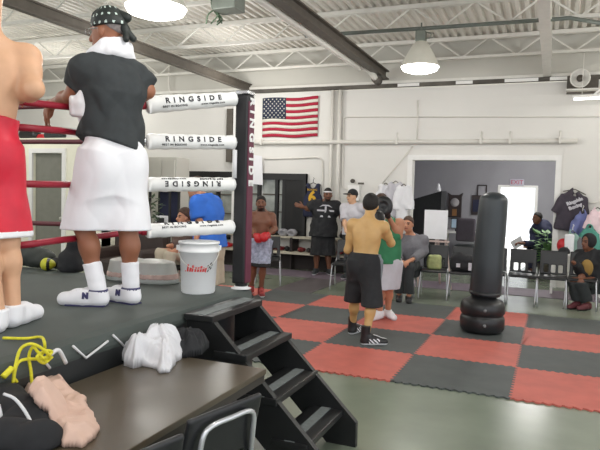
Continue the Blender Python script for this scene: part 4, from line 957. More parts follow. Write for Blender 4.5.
S = Sdf(.009, .02); f.cap_hair(S, .008, .05, -.07); S.build('hair', hair_brown, t, True)
# --- boxer with red gloves behind the post
f = Fig(9.72, (262, 215), (261, 241), (261, 203, -.02), hdir(.1, -1), hdir(.05, -1), {'R': ((251, 231, 0), (257, 237, -.2)), 'L': ((275, 229, 0), (266, 236, -.22))}, {'R': ((254, 266, -.05), (251, 289, .05)), 'L': ((263, 266, -.15), (261, 289, -.1))}, .95, .011, .88, .08, .165, .02)
for k in 'LR': f.an[k][2] = .1
t = person('shirtless boxer with red gloves and short beard standing behind the ring post', f, .012)
f.body().build('body', [skin_dark, eye_dark, lip_d], t, True, f.facemat(True))
m_pat = mat('patterned_satin', (150, 156, 178), .5, var=.35, scale=22)
hz3 = at(262, 262, 9.7)[2]; wz3 = at(262, 238, 9.7)[2]
f.shorts([m_pat, cl_red, cl_black], t, top=.1, frac=1.02, flare=1.1, r0=.105, mf=lambda c: np.where(c[:, 2] > wz3, 1, np.where(c[:, 2] < hz3, 2, 0)))
S = Sdf(.01, .02); f.cap_hair(S, .008, .05, -.05); S.build('hair', hair_black, t, True)
for k in 'LR':
    S = Sdf(.01, .03); a, b = f.el[k], f.wr[k]; d_ = nrm(b - a); S.ell(b + d_ * .07, (.07, .075, .07)); S.cap(b - d_ * .05, b + d_ * .03, .045, .055); S.cap(b + d_ * .03 + UP * .05, b + d_ * .09 + UP * .06, .025, .025); S.build('boxing_glove', leather_red, t, True)
for k, tt in (('L', hdir(.2, -1)), ('R', hdir(-.3, -1))): shoe(f, k, 'redshoe', tt, t, .012, mats=[mat('red_black_shoe', (150, 50, 50), .5, var=.5, scale=30), sole_w, cl_black], collar=.14, col2=True)
# --- man in black t-shirt in front of the bench
f = Fig(12.4, (325, 205), (323.5, 232), (328, 194.5, -.02), hdir(.05, -1), hdir(.1, -1), {'R': ((309, 209, 0), (303, 207, -.1)), 'L': ((341, 214, 0), (343, 224, -.05))}, {'R': ((317, 253, -.03), (316, 269, 0)), 'L': ((328, 253, -.03), (329, 270, -.03))}, 1.06, .011, 1.2, .1, .2)
for k in 'LR': f.an[k][2] = .1
t = person('heavy man in oversized black t-shirt and white headband standing before the bench', f, .009)
f.hands = {'R': (hdir(-.6, 0) + V(0, 0, .3), hdir(0, -1), UP, .4), 'L': (V(0, 0, -1), hdir(1, 0), hdir(0, -1), .3)}
f.body().build('body', [skin_dark, eye_dark, lip_d], t, True, f.facemat(True))
sh_ = f.shirt(cl_black, t, hem=-.1, sleeve=.95, loose=1.28, infl=.03, amp=.01, arm_r=1.25)
f.shorts(cl_black, t, top=.05, frac=1.12, flare=1.1, r0=.125)
S = Sdf(.01, .02); f.cap_hair(S, .01, .04, -.03); S.build('hair', hair_black, t, True)
S = Sdf(.008, .01); S.ell(f.hp_((0, -.012, .05)), V(.096, .113, .026), f.HM); S.build('headband', cl_white, t, True)
fr = nrm(f.F - UP * (f.F @ UP))
for z, tx, sz in ((.43, 'WARRIOR', .075), (.36, '+', .15), (.29, 'BOXING', .07)):
    pass
w = MB(); o0 = f.hc + f.M @ V(.0, .178, f.L * .78); X_, Y_ = -f.R, f.U
for poly in ([(-.13, .07), (-.06, .12), (.06, .12), (.13, .07), (.05, .095), (-.05, .095)], [(-.17, -.015), (.17, -.015), (.17, .018), (-.17, .018)], [(-.018, -.1), (.018, -.1), (.018, .09), (-.018, .09)], [(-.11, -.13), (.11, -.13), (.09, -.095), (-.09, -.095)]):
    w.prism(poly, f.F * .012, o0 + f.F * .004, X_, Y_)
w.build('shirt_print', cl_lgrey, t, True)
for k, tt in (('L', hdir(.3, -1)), ('R', hdir(-.2, -1))): shoe(f, k, 'darkshoe', tt, t, .009, mats=[cl_char, sole_w, cl_black], collar=.11)
# --- man in white t-shirt and black cap
f = Fig(11.9, (353, 208), (352, 235), (352, 196, -.02), hdir(-.6, -.8), hdir(-.85, -.5), {'R': ((345, 222, -.05), (346, 232, -.2)), 'L': ((362, 222, 0), (360, 236, -.1))}, {'R': ((349, 257, -.03), (348, 275, 0)), 'L': ((355, 257, -.03), (356, 274, 0))}, 1.05, .011)
for k in 'LR': f.an[k][2] = .1
t = person('man in white t-shirt and black baseball cap standing by the back wall', f, .009)
f.body().build('body', [skin_pale, eye_dark, lip], t, True, f.facemat())
f.shirt(cl_lgrey, t, hem=.0, sleeve=.85, loose=1.1); f.shorts(cl_char, t, 'trousers', top=.08, frac=1.92, flare=1.05, r0=.1, taper=.075)
S = Sdf(.009, .02); f.cap_hair(S, .014, .07, .015); cb = S.build('baseball_cap', cl_black, t, True); S = Sdf(.009, .02); S.ell(f.hp_((0, .125, .035)), V(.07, .075, .014), f.HM); S.build('cap_brim', cl_black, cb)
cb.children[0].data.transform(Matrix.Translation(-t.location))
S = Sdf(.01, .02); f.cap_hair(S, .006, .02, -.06); S.build('hair', hair_brown, t, True)
for k in 'LR': shoe(f, k, 'darkshoe', hdir(-.5, -.8), t, .009)
# --- shirtless boxer in the middle of the mats
f = Fig(6.85, (368, 226), (365, 262), (371, 205, .08), hdir(.28, .96), hdir(.3, .95), {'L': ((348, 250, .12), (361, 236, .38)), 'R': ((391, 243, .1), (381, 222, .33))}, {'L': ((355, 299, .13), (352, 327, .27)), 'R': ((372, 302, -.12), (365, 338, -.24))}, 1.0, .0085, .93, .082, .172)
f.an['L'] = zpt(352.5, 328, 7.12, .12); f.an['R'] = zpt(366, 338, 6.62, .12)
t = person('shirtless boxer in long black shorts and striped black boots punching focus mitts', f, .014)
f.body().build('body', [skin_olive, eye_dark, lip], t, True, f.facemat())
grey_side = f.R
f.shorts([cl_black, mat('grey_side_panel', (120, 128, 134), .7)], t, top=.1, frac=1.12, flare=1.22, r0=.096, amp=.008, seed=31, mf=lambda c: (((c - f.hc) @ f.R > .1 + .12 * (f.hc[2] - c[:, 2])) & ((c - f.hc) @ f.F > -.07)).astype(np.int32))
S = Sdf(.008, .02); f.cap_hair(S, .016, .05, -.075); S.build('hair', hair_black, t, True)
for k in 'LR':
    S = Sdf(.01, .03); a, b = f.el[k], f.wr[k]; d_ = nrm(b - a); S.ell(b + d_ * .08, (.072, .08, .078)); S.cap(b - d_ * .05, b + d_ * .03, .045, .055); S.cap(b + d_ * .02 - f.R * (.05 if k == 'R' else -.05), b + d_ * .1 - f.R * (.05 if k == 'R' else -.05), .026, .026); S.build('boxing_glove', leather_black, t, True)
for k, tt in (('L', hdir(.55, .8)), ('R', hdir(.98, .1))): shoe(f, k, 'boot', tt, t, .014, mats=[leather_black, sole_w, cl_white], collar=.21, stripes=True)
# --- trainer in green
f = Fig(8.05, (386, 224), (387, 262), (381, 203, -.03), hdir(-.35, -.93), hdir(-.4, -.9), {'R': ((374, 236, -.1), (377, 218, -.3)), 'L': ((399, 236, -.08), (388, 216, -.27))}, {'R': ((380, 289, -.1), (380, 311, 0)), 'L': ((389, 288, -.05), (388, 311, .1))}, .98, .01)
for k in 'LR': f.an[k][2] = .1
t = person('trainer in green sleeveless jersey and pale shorts holding up black focus mitts', f, .014)
f.body().build('body', [skin_mid, eye_dark, lip], t, True, f.facemat())
f.shirt(cl_green, t, 'tank_top', hem=-.02, loose=1.08, tank=True); f.shorts(cl_lgrey, t, top=.05, frac=1.0, flare=1.2, r0=.112)
S = Sdf(.009, .02); f.cap_hair(S, .012, .05, -.06); S.build('hair', hair_brown, t, True)
for k, c_ in (('L', at(383.5, 206.5, 7.6)), ('R', at(377, 214, 7.62))):
    S = Sdf(.009, .02); n_ = nrm(CC - c_); M = np.stack([CHR, nrm(np.cross(n_, CHR)), n_], 1); S.ell(c_, (.115, .135, .05), M); S.ell(c_ + n_ * .05, (.06, .07, .03), M, .01, True); S.cap(c_ - n_ * .02, f.wr[k], .05, .04); S.build('focus_mitt', leather_black, t, True)
for k, tt in (('L', hdir(.3, -1)), ('R', hdir(-.6, -.8))): shoe(f, k, 'sneaker', tt, t, .014)
# --- seated man in grey shirt
f = Fig(9.8, (411, 240, .12), (410, 264, .12), (408, 224, .03), hdir(-.2, -.97), hdir(-.45, -.88), {'R': ((397, 252, .05), (400, 261, -.28)), 'L': ((423, 252, .05), (412, 260, -.3))}, {'R': ((399, 268, -.3), (399, 296, -.25)), 'L': ((409, 267, -.33), (409, 294, -.35))}, 1.02, .0105, 1.12)
for k in 'LR': f.an[k][2] = .09
t = person('seated man in grey button shirt and dark trousers watching from a chair', f, 0.)
f.hands = {'R': (hdir(.5, -.5) - UP * .3, UP, hdir(.6, .4), .5), 'L': (hdir(-.6, -.5) - UP * .2, UP, hdir(-.2, .6), .5)}
f.body().build('body', [skin_mid, eye_dark, lip], t, True, f.facemat())
f.shirt(cl_grey, t, 'shirt', hem=-.02, sleeve=1.85, loose=1.08, neck=.06); f.shorts(cl_char, t, 'trousers', top=.06, frac=1.9, flare=1.0, r0=.095, taper=.075)
S = Sdf(.009, .02); f.cap_hair(S, .01, .04, -.06); S.build('hair', hair_brown, t, True)
for k in 'LR': shoe(f, k, 'blackshoe', hdir(-.15, -1), t, 0., mats=[leather_black, sole_b, leather_black], collar=.09)
# --- person in blue and person with brown hair behind the ring
f = Fig(7.7, (206, 203), (210, 242), (196, 187, .0), hdir(-.85, .35), hdir(-.95, .1), {'L': ((200, 222, -.2), (196, 240, -.25)), 'R': ((210, 222, .2), (205, 240, .2))}, {'L': ((208, 282, -.05), (210, 318, -.05)), 'R': ((214, 282, .1), (216, 318, .1))}, 1.06, .011, 1.1)
for k in 'LR': f.an[k][2] = .09
t = person('person in bright blue t-shirt and beige shorts standing behind the bucket', f, 0.)
f.body().build('body', [skin_mid, eye_dark, lip], t, True, f.facemat()); f.shirt(cl_blue, t, hem=-.08, sleeve=.8, loose=1.2, infl=.03); f.shorts(cl_khaki, t, top=.05, frac=1.05, flare=1.12, r0=.112)
S = Sdf(.01, .02); f.cap_hair(S, .01, .04, -.06); S.build('hair', hair_brown, t, True)
for k in 'LR': shoe(f, k, 'darkshoe', hdir(-.9, .2), t, 0.)
f = Fig(8.3, (187, 232), (182, 254), (184, 217, -.02), hdir(-.75, -.55), hdir(-.8, -.5), {'R': ((178, 246, -.1), (168, 246, -.25)), 'L': ((194, 246, .0), (176, 250, -.3))}, {'R': ((161, 240, -.2), (160, 272, -.15)), 'L': ((170, 244, -.35), (170, 276, -.35))}, .95, .011)
for k in 'LR': f.an[k] = zpt(160 if k == 'R' else 170, 290, 8.1 if k == 'R' else 7.95, .09); f.kn[k][2] = f.hc[2] + .03
t = person('seated person with brown hair and white trousers behind the ring ropes', f, 0.)
f.body().build('body', [skin_mid, eye_dark, lip], t, True, f.facemat()); f.shirt(mat('brown_cloth', (92, 74, 66), .85), t, hem=-.04, sleeve=1.6, loose=1.1); f.shorts(cl_khaki, t, 'trousers', top=.03, frac=1.9, flare=1.0, r0=.09, taper=.075)
S = Sdf(.01, .03); f.cap_hair(S, .02, .03, -.11); S.build('hair', hair_brown, t, True)
for k in 'LR': shoe(f, k, 'darkshoe', hdir(-.8, -.4), t, 0.)
SEAT2 = f.hc.copy()
# --- person at the right edge
f = Fig(9.5, (590, 256), (591, 281), (588, 242, -.05), hdir(-.8, -.5), hdir(-.9, -.3), {'R': ((581, 270, -.15), (573, 262, -.3)), 'L': ((597, 270, 0), (580, 276, -.25))}, {'R': ((574, 279, -.25), (578, 300, -.2)), 'L': ((581, 281, -.35), (588, 301, -.3))}, .98, .011)
for k in 'LR': f.an[k][2] = .09; f.kn[k][2] = f.hc[2] + .02
t = person('seated person in dark hooded clothes and dark red shoes at the right edge', f, 0.)
f.body().build('body', [skin_dark, eye_dark, lip_d], t, True, f.facemat()); f.shirt(cl_black, t, 'hoodie', hem=-.04, sleeve=1.8, loose=1.2, infl=.03); f.shorts(cl_char, t, 'trousers', top=.03, frac=1.85, flare=1.05, r0=.1, taper=.08)
S = Sdf(.011, .02); S.ell(f.hp_((0, -.02, .02)), V(.105, .118, .125), f.HM); S.cut(f.hp_((0, .055, .0)), f.hF); S.build('hood', cl_black, t, True)
for k in 'LR': shoe(f, k, 'maroonshoe', hdir(-.8, -.5), t, 0., mats=[mat('dark_red_shoe', (96, 44, 50), .6), sole_b, cl_black], collar=.11)
o = S = Sdf(.012, .04); S.ell((0, 0, .13), (.09, .07, .13)); S.cut((0, 0, 0), (0, 0, -1)); o = S.build('backpack', mat('mustard_cloth', (150, 120, 62), .8)); q = (f.kn['L'] + f.hc) / 2; o.location = (q[0], q[1] - .02, q[2] + .085); tag(o, 'mustard coloured bag on the lap of the person at the right edge', 'bag')
# --- person sitting in the back room doorway, backlit
f = Fig(13.4, (540, 231), (544, 262), (537, 218, -.1), hdir(-.9, -.3), hdir(-.95, -.2), {'R': ((534, 244, -.1), (522, 243, -.2)), 'L': ((540, 246, .2), (524, 247, .1))}, {'R': ((532, 262, -.1), (531, 290, -.1)), 'L': ((534, 264, .2), (533, 290, .2))}, 1.0, .0125, 1.15)
for k in 'LR': f.an[k][2] = .09; f.hc[2] = max(.5, f.hc[2]); f.kn[k][2] = .5
t = person('person in dark clothes sitting bent forward beside the bright exit door', f, 0.)
f.hands = {'R': (hdir(-.9, 0), UP, hdir(0, 1), .6)}
f.body().build('body', [skin_dark, eye_dark, lip_d], t, True, f.facemat()); f.shirt(cl_navy, t, 'jacket', hem=-.03, sleeve=1.8, loose=1.2, infl=.03); f.shorts(cl_navy, t, 'trousers', top=.03, frac=1.85, flare=1.05, r0=.1, taper=.08)
S = Sdf(.012, .02); f.cap_hair(S, .012, .03, -.06); S.build('hair', hair_black, t, True)
for k in 'LR': shoe(f, k, 'blackshoe', hdir(-.9, -.2), t, 0.)
q = f.wr['R'] + hdir(-1, 0) * .1; M = np.stack([nrm(CHR + UP * .6), CHF, nrm(UP - CHR * .6)], 1); o = MB().box(q, (.13, .004, .1), M).build('newspaper', cl_white); tag(o, 'white paper held by the person beside the exit door', 'paper')
bq = f.hc; t = thing('stool', 'dark padded bench under the person beside the exit door', 'seat', (bq[0], bq[1], 0)); MB().box((bq[0] + .05, bq[1] + .02, .3), (.38, .3, .07), None, .03).build('cushion', cl_navy, t, True)
for sx in (-.3, .36):
    for sy in (-.22, .24): MB().box((bq[0] + sx, bq[1] + sy, .12), (.025, .025, .12)).build('leg', m_dw, t, True)
bq = SEAT2; t = thing('stool', 'low dark stool under the person with brown hair behind the ring', 'stool', (bq[0], bq[1], 0)); MB().lathe([(0, 0), (.2, 0), (.2, .05), (.18, .07), (0, .07)], (bq[0], bq[1], bq[2] - .2), 24).build('seat', cl_black, t, True)
for k in range(4): MB().tube([(bq[0] + .14 * math.cos(k * 1.571 + .8), bq[1] + .14 * math.sin(k * 1.571 + .8), bq[2] - .2), (bq[0] + .19 * math.cos(k * 1.571 + .8), bq[1] + .19 * math.sin(k * 1.571 + .8), 0)], .015).build('leg', m_steel, t, True)
# ------------------------------------------------------------------ hung clothing
def garment(name, label, cat, top, w_, h_, col, sleeve=.5, sl=.16, amp=.012, hanger=True, group=None, seed=1, tilt=0., longs=False, vneck=False, tank=False):
    """shirt hanging flat in front of the wall; top = hook point"""
    top = V(*top); t = thing(name, label, cat, top, 0, group)
    c, s_ = math.cos(tilt), math.sin(tilt); M = np.array([[c, 0, s_], [0, 1, 0], [-s_, 0, c]]); o = lambda x, y, z: top + M @ V(x, y, z)
    S = Sdf(.011, .03)
    S.box(o(0, 0, -.1 - (sl - .16) * .7 - h_ / 2), (w_ / 2, .045, h_ / 2), M, .04); S.cap(o(-w_ * .4, 0, -sl), o(0, 0, -.1), .04, .04); S.cap(o(w_ * .4, 0, -sl), o(0, 0, -.1), .04, .04)
    if not tank:
        for q in (-1, 1):
            e = o(q * (w_ * .5 + (.02 if longs else .1)), 0, -.01 - sl - sleeve); S.cone(o(q * w_ * .36, 0, .01 - sl), e, .07, .085)
    S.ell(o(0, -.0, -.085), ((.085 if sl < .2 else .045) if not tank else .1, .1, .06 if not (vneck or tank) else .12), M, .01, True)
    if tank:
        for q in (-1, 1): S.ell(o(q * w_ * .56, 0, -.22), (.1, .12, .18), M, .015, True)
    S.dispf = folds(amp, 20, seed, (1, .4, .25)); S.build('cloth', col, t, True)
    MB().tube(spline([o(0, 0, -.09), o(0, 0, -.02), o(.015, 0, .01), o(.0, .0, .03)], 4), .006, 6).build('hanger_hook', m_steel if not tank else cl_black, t, True)
    if hanger: MB().tube([o(-w_ * .42, 0, -.15), o(0, 0, -.08), o(w_ * .42, 0, -.15)], .01, 6).build('hanger', m_darksteel, t, True)
    return t, o, M
GW = WY - .1
q = aty(313.5, 179, GW); t, o, M = garment('jersey', 'black sleeveless jersey with gold number hanging on the wall above the man', 'jersey', q, .42, .72, cl_navy, tank=True, seed=5, amp=.006)
gold = mat('gold_print', (226, 176, 40), .5); text('number', '6', gold, o(.0, -.058, -.4), (1, 0, 0), (0, 0, 1), .34, t, bold=.015); text('lettering', 'BOXING', gold, o(0, -.056, -.235), (1, 0, 0), (0, 0, 1), .06, t)
q = aty(576, 185, GW); t, o, M = garment('t_shirt', 'black t-shirt with white slanted lettering hung on the wall right of the doorway', 'shirt', q, .46, .66, mat('faded_black_cloth', (66, 60, 70), .85, var=.12, scale=10), .24, .3, seed=8, tilt=.14, longs=True)
ti = .42; X_ = V(math.cos(ti), 0, math.sin(ti)); Y_ = V(-math.sin(ti), 0, math.cos(ti))
text('lettering', 'Ringside', cl_lgrey, o(.03, -.075, -.3), X_, Y_, .085, t, bold=.006); text('lettering', 'Boxing', cl_lgrey, o(.06, -.075, -.39), X_, Y_, .085, t, bold=.006)
for k, (px, py, w_, h_, sl, lb) in enumerate(((386, 179, .22, .5, .3, 'left one of three white robes hanging left of the doorway'), (396, 177, .24, .62, .35, 'middle one of three white robes hanging left of the doorway'), (404, 180, .22, .66, .4, 'right one of three white robes, nearest the doorway frame'))):
    q = aty(px, py, GW - .1 * k); garment('robe', lb, 'robe', q, w_, h_ * 1.15, cl_white if k != 1 else cl_lgrey, sl, seed=11 + k, amp=.016, group='white robes left of the doorway', longs=True)
cols = [(583, 207, .3, .6, mat('blue_grey_cloth', (112, 120, 170), .85), 'blue grey shirt hanging right of the black lettered t-shirt'), (598, 203, .34, .62, mat('pink_white_cloth', (240, 214, 220), .85), 'pink and white shirt hanging at the right edge'), (590, 222, .3, .5, mat('teal_cloth', (84, 150, 136), .85), 'teal shirt hanging below the pink and white shirt'), (573, 226, .22, .34, mat('pale_teal_cloth', (140, 168, 160), .85), 'pale teal shorts hanging low beside the white table')]
for k, (px, py, w_, h_, m, lb) in enumerate(cols):
    q = aty(px, py, GW - .16 - .12 * k); garment('shirt', lb, 'shirt', q, w_ * .75, h_, m, .22, .24, seed=20 + k, longs=True)
a_ = aty(581, 204, GW - .0); b_ = aty(612, 201, GW - .0); t = thing('clothes_rail', 'thin wall rail carrying coloured shirts at the right edge', 'rail', a_); MB().tube([a_, b_ + (b_ - a_) * .4], .014).build('bar', m_steel, t, True)
for f_ in (.15, 1.2): MB().tube([a_ + (b_ - a_) * f_, a_ + (b_ - a_) * f_ + V(0, .13, 0)], .01).build('bracket', m_steel, t, True)
# white table with things by the right jamb
q = aty(564, 254, 6.3); t = thing('side_table', 'small white table against the wall right of the doorway', 'table', (q[0] + .1, 6.5, 0)); zt = q[2]
MB().box((q[0] + .2, 6.5, zt - .015), (.42, .26, .015), None, .006).build('tabletop', m_trimw, t, True)
for sx in (-.18, .58):
    for sy in (-.22, .22): MB().box((q[0] + sx, 6.5 + sy, (zt - .03) / 2), (.02, .02, (zt - .03) / 2)).build('leg', m_trimw, t, True)
S = Sdf(.01, .02); S.ell((0, 0, .03), (.1, .09, .09)); S.ell((-.08, -.05, .015), (.11, .09, .012)); S.cut((0, 0, 0), (0, 0, -1)); o = S.build('cap', cl_black); o.location = (q[0] - .0, 6.36, zt); tag(o, 'black cap lying on the front of the small white table', 'cap')
S = Sdf(.01, .03); S.box((0, 0, .17), (.08, .06, .17), None, .03); o = S.build('water_jug', cl_white); o.location = (q[0] + .08, 6.55, zt); tag(o, 'white jug standing on the small white table', 'jug')
S = Sdf(.01, .03); S.ell((0, 0, .08), (.085, .08, .08)); S.cut((0, 0, 0), (0, 0, -1)); o = S.build('boxing_glove', leather_red); o.location = (q[0] - .02, 6.6, zt + .0); o.scale = (1.2, 1.2, 1.6); tag(o, 'red boxing glove on the small white table beside the white jug', 'boxing glove')
MB().lathe([(0, 0), (.05, 0), (.055, .22), (.03, .26), (.03, .29), (0, .29)], (q[0] + .26, 6.5, zt), 18).build('bottle', cl_grey)
tag(bpy.data.objects['bottle'], 'grey bottle on the small white table, right of the jug', 'bottle')
# clutter behind the ring, left of the blue shirt
A = aty(155, 189, 5.2); B = aty(174, 226, 5.2); t = thing('equipment_rack', 'black equipment rack with a white radio behind the ring, left of the seated person', 'rack', ((A[0] + B[0]) / 2, 5.2, 0)); rw = (B[0] - A[0]) / 2; rx = (A[0] + B[0]) / 2
for q in (-1, 1):
    for s_ in (-.16, .16): MB().box((rx + q * rw, 5.2 + s_, A[2] / 2), (.02, .02, A[2] / 2)).build('upright', leather_black, t, True)
for z in (.25, .75, B[2], A[2] - .02): MB().box((rx, 5.2, z), (rw, .17, .018)).build('shelf', leather_black, t, True)
MB().box((rx, 5.36, (A[2] + B[2]) / 2), (rw, .008, (A[2] - B[2]) / 2)).build('back_panel', cl_navy, t, True)
z = B[2] + .02; t = thing('radio', 'white portable radio with a dark front on the black equipment rack', 'radio', (rx, 5.15, z)); MB().box((rx, 5.15, z + .09), (.13, .08, .09), None, .02).build('case', cl_white, t, True); MB().box((rx, 5.068, z + .09), (.09, .004, .05)).build('grille', leather_black, t, True)
g = aty(150, 222, 4.5); t = thing('potted_plant', 'dark green bushy plant at the right of the white shorts behind the ropes', 'plant', (g[0], 4.5, 0)); MB().lathe([(0, 0), (.16, 0), (.2, .36), (.18, .38), (0, .34)], (g[0], 4.5, 0), 24).build('pot', m_darksteel, t, True)
rg = random.Random(5); w = MB()
for k in range(130):
    a = rg.uniform(0, 6.28); z = rg.uniform(.45, 1.5); r = rg.uniform(.03, .2); b = V(g[0] + r * math.cos(a), 4.5 + r * math.sin(a), z); d_ = nrm(V(math.cos(a), math.sin(a), rg.uniform(-.6, .7))); sd_ = nrm(np.cross(d_, UP)) * .035; L = rg.uniform(.1, .17)
    w.add([b, b + d_ * L * .4 + sd_, b + d_ * L, b + d_ * L * .4 - sd_, b + d_ * L * .45 + V(0, 0, .012)], [(0, 1, 4), (1, 2, 4), (2, 3, 4), (3, 0, 4)], True)
w.build('foliage', mat('dark_green_leaf', (58, 78, 52), .5, var=.2), t, True); MB().tube([(g[0], 4.5, .3), (g[0] + .02, 4.5, .9), (g[0], 4.5, 1.4)], .015).build('stem', m_darksteel, t, True)
A = aty(106, 236, 3.4); B = aty(156, 236, 3.4); t = thing('sofa', 'low dark brown sofa behind the far ropes of the ring', 'sofa', ((A[0] + B[0]) / 2, 3.4, 0)); m_sofa = mat('dark_brown_leather', (58, 46, 42), .5); xm = (A[0] + B[0]) / 2; hw = (B[0] - A[0]) / 2
MB().box((xm, 3.4, .24), (hw, .4, .2), None, .06).build('seat', m_sofa, t, True); MB().box((xm, 3.72, .55), (hw, .12, .33), None, .08).build('backrest', m_sofa, t, True)
for q in (-1, 1): MB().box((xm + q * (hw - .08), 3.4, .4), (.09, .4, .22), None, .06).build('armrest', m_sofa, t, True)
for q in (-1, 1):
    for s_ in (-.3, .3): MB().box((xm + q * (hw - .12), 3.4 + s_, .02), (.03, .03, .02)).build('leg', m_sofa, t, True)
# easel with a blank board
E0 = aty(436, 240, 5.75); t = thing('easel', 'pale wooden easel standing behind the chairs in front of the doorway', 'easel', (E0[0], 5.8, 0)); m_eas = mat('pale_wood', (200, 178, 172), .6)
zb_ = aty(436, 240, 5.75)[2]
for sx in (-1, 1): MB().bar((E0[0] + sx * .13, 5.78, zb_ + .3), (E0[0] + sx * .3, 5.68, .009), .035, .025).build('leg', m_eas, t, True)
MB().bar((E0[0], 5.8, zb_ + .4), (E0[0], 6.35, .009), .035, .025).build('leg', m_eas, t, True); MB().bar((E0[0] - .24, 5.72, zb_ - .02), (E0[0] + .24, 5.72, zb_ - .02), .05, .03).build('ledge', m_eas, t, True); MB().bar((E0[0], 5.76, zb_ + .3), (E0[0], 5.72, zb_ - .5), .03, .02).build('mast', m_eas, t, True)
A = aty(425, 210, 5.72); B = aty(447, 240, 5.72); o = MB().box(((A[0] + B[0]) / 2, 5.705, (A[2] + B[2]) / 2 + .006), ((B[0] - A[0]) / 2, .008, (A[2] - B[2]) / 2)).build('presentation_board', cl_white); tag(o, 'blank white board standing on the easel', 'board')
# things on the chairs
def blob(name, label, cat, pos, r, col, extra=(), amp=.006, seed=2, rz=0.):
    S = Sdf(.01, .04); S.box((0, 0, r[2]), r, None, min(r) * .7)
    for c_, rr2 in extra: S.ell(c_, rr2)
    S.dispf = folds(amp, 18, seed); S.cut((0, 0, 0), (0, 0, -1)); o = S.build(name, col); o.location = pos; o.rotation_euler = (0, 0, rz); tag(o, label, cat); return o
q = aty(434, 280, 4.75); blob('shopping_bag', 'yellow green printed bag standing on the chair below the easel', 'bag', (q[0], 4.72, .469), (.11, .055, .115), mat('yellow_green_print', (168, 176, 120), .6, var=.25, scale=12))
q = aty(462, 280, 4.75); o = blob('gym_bag', 'black sports bag with white tags lying on the chair left of the punching bag', 'bag', (q[0], 4.74, .469), (.19, .12, .13), cl_black, [((-.06, 0, .2), (.1, .08, .1))]); MB().box((-.05, -.125, .1), (.03, .012, .03)).build('label_patch', cl_lgrey, o); MB().box((.13, -.12, .09), (.025, .012, .06)).build('label_patch', cl_lgrey, o)
# potted plant in the doorway
q = aty(546, 262, 8.6); t = thing('potted_plant', 'leafy green potted plant just inside the doorway by the right jamb', 'plant', (q[0], 8.6, 0)); MB().lathe([(0, 0), (.13, 0), (.17, .28), (.18, .3), (.16, .3), (0, .27)], (q[0], 8.6, 0), 24).build('pot', m_darksteel, t, True)
m_leaf = mat('green_leaf', (92, 128, 78), .5, var=.2); rg = random.Random(8); w = MB(); st_ = MB()
for k in range(95):
    a = rg.uniform(0, 6.28); z = rg.uniform(.35, .95); r = rg.uniform(.05, .26); b = V(q[0] + r * math.cos(a), 8.6 + r * math.sin(a), z); d_ = nrm(V(math.cos(a), math.sin(a), rg.uniform(-.5, .8))); sd_ = nrm(np.cross(d_, UP)) * .055; L = rg.uniform(.14, .24)
    w.add([b, b + d_ * L * .4 + sd_, b + d_ * L, b + d_ * L * .4 - sd_, b + d_ * L * .45 + V(0, 0, .012)], [(0, 1, 4), (1, 2, 4), (2, 3, 4), (3, 0, 4)], True)
    if k % 6 == 0: st_.tube(spline([V(q[0], 8.6, .28), V(q[0] + r * .3 * math.cos(a), 8.6 + r * .3 * math.sin(a), z * .7), b], 4), .006, 6)
w.build('foliage', m_leaf, t, True); st_.build('stem', m_leaf, t, True)
# ------------------------------------------------------------------ gear on the canvas edge
q = atz(32, 266, RZ); S = Sdf(.01, .05); S.cap((-.3, 0, .09), (.2, 0, .09), .095, .08); S.cap((-.1, 0, .14), (.05, .0, .15), .05); S.dispf = folds(.008, 20, 4); S.cut((0, 0, 0), (0, 0, -1)); o = S.build('gym_bag', mat('dark_green_grey_bag', (52, 56, 52), .7)); o.location = (q[0], q[1] - .05, RZ); tag(o, 'low dark sports bag lying on the far edge of the ring canvas', 'bag'); MB().tube(spline([(-.2, -.02, .17), (-.1, -.05, .21), (.05, -.05, .2), (.12, -.02, .16)], 5), .012, 8).build('strap', cl_black, o)
q = atz(49, 270, RZ); o = link('boxing_glove', base_glove.copy()); o.data.materials.clear(); o.data.materials.append(mat('yellow_leather', (196, 196, 50), .45)); o.data.materials.append(leather_black); o.location = (q[0], q[1] - .02, RZ); o.rotation_euler = (0, 0, .6); o.scale = (.85, .85, .85); tag(o, 'yellow and black boxing glove beside the bag on the ring canvas', 'boxing glove')
pm = o.data; vc = np.empty(len(pm.vertices) * 3, np.float32); pm.vertices.foreach_get('co', vc)
pm.polygons.foreach_set('material_index', np.array([1 if math.sin(70 * p.center.x) > .45 else 0 for p in pm.polygons], np.int32))
q = atz(58, 269, RZ); o = link('boxing_glove', base_glove.copy()); o.data.materials.clear(); o.data.materials.append(leather_black); o.location = (q[0] + .02, q[1] - .0, RZ); o.rotation_euler = (0, 0, -1.2); o.scale = (.8, .8, .8); tag(o, 'black boxing glove right of the yellow one on the ring canvas', 'boxing glove')
q = atz(74, 271, RZ); S = Sdf(.01, .05); S.cap((0, 0, .05), (.02, .0, .25), .09, .04); S.box((0, 0, .08), (.09, .06, .08), None, .04); S.dispf = folds(.008, 16, 9); S.cut((0, 0, 0), (0, 0, -1)); o = S.build('gear_sack', cl_black); o.location = (q[0], q[1] - .04, RZ); tag(o, 'upright black sack behind the left leg of the cornerman', 'bag')
m_bin = mat('frosted_plastic', (205, 210, 206), .35, var=.08, scale=6, trans=.55); m_tea = mat('pink_green_contents', (176, 150, 142), .7, var=.3, scale=14)
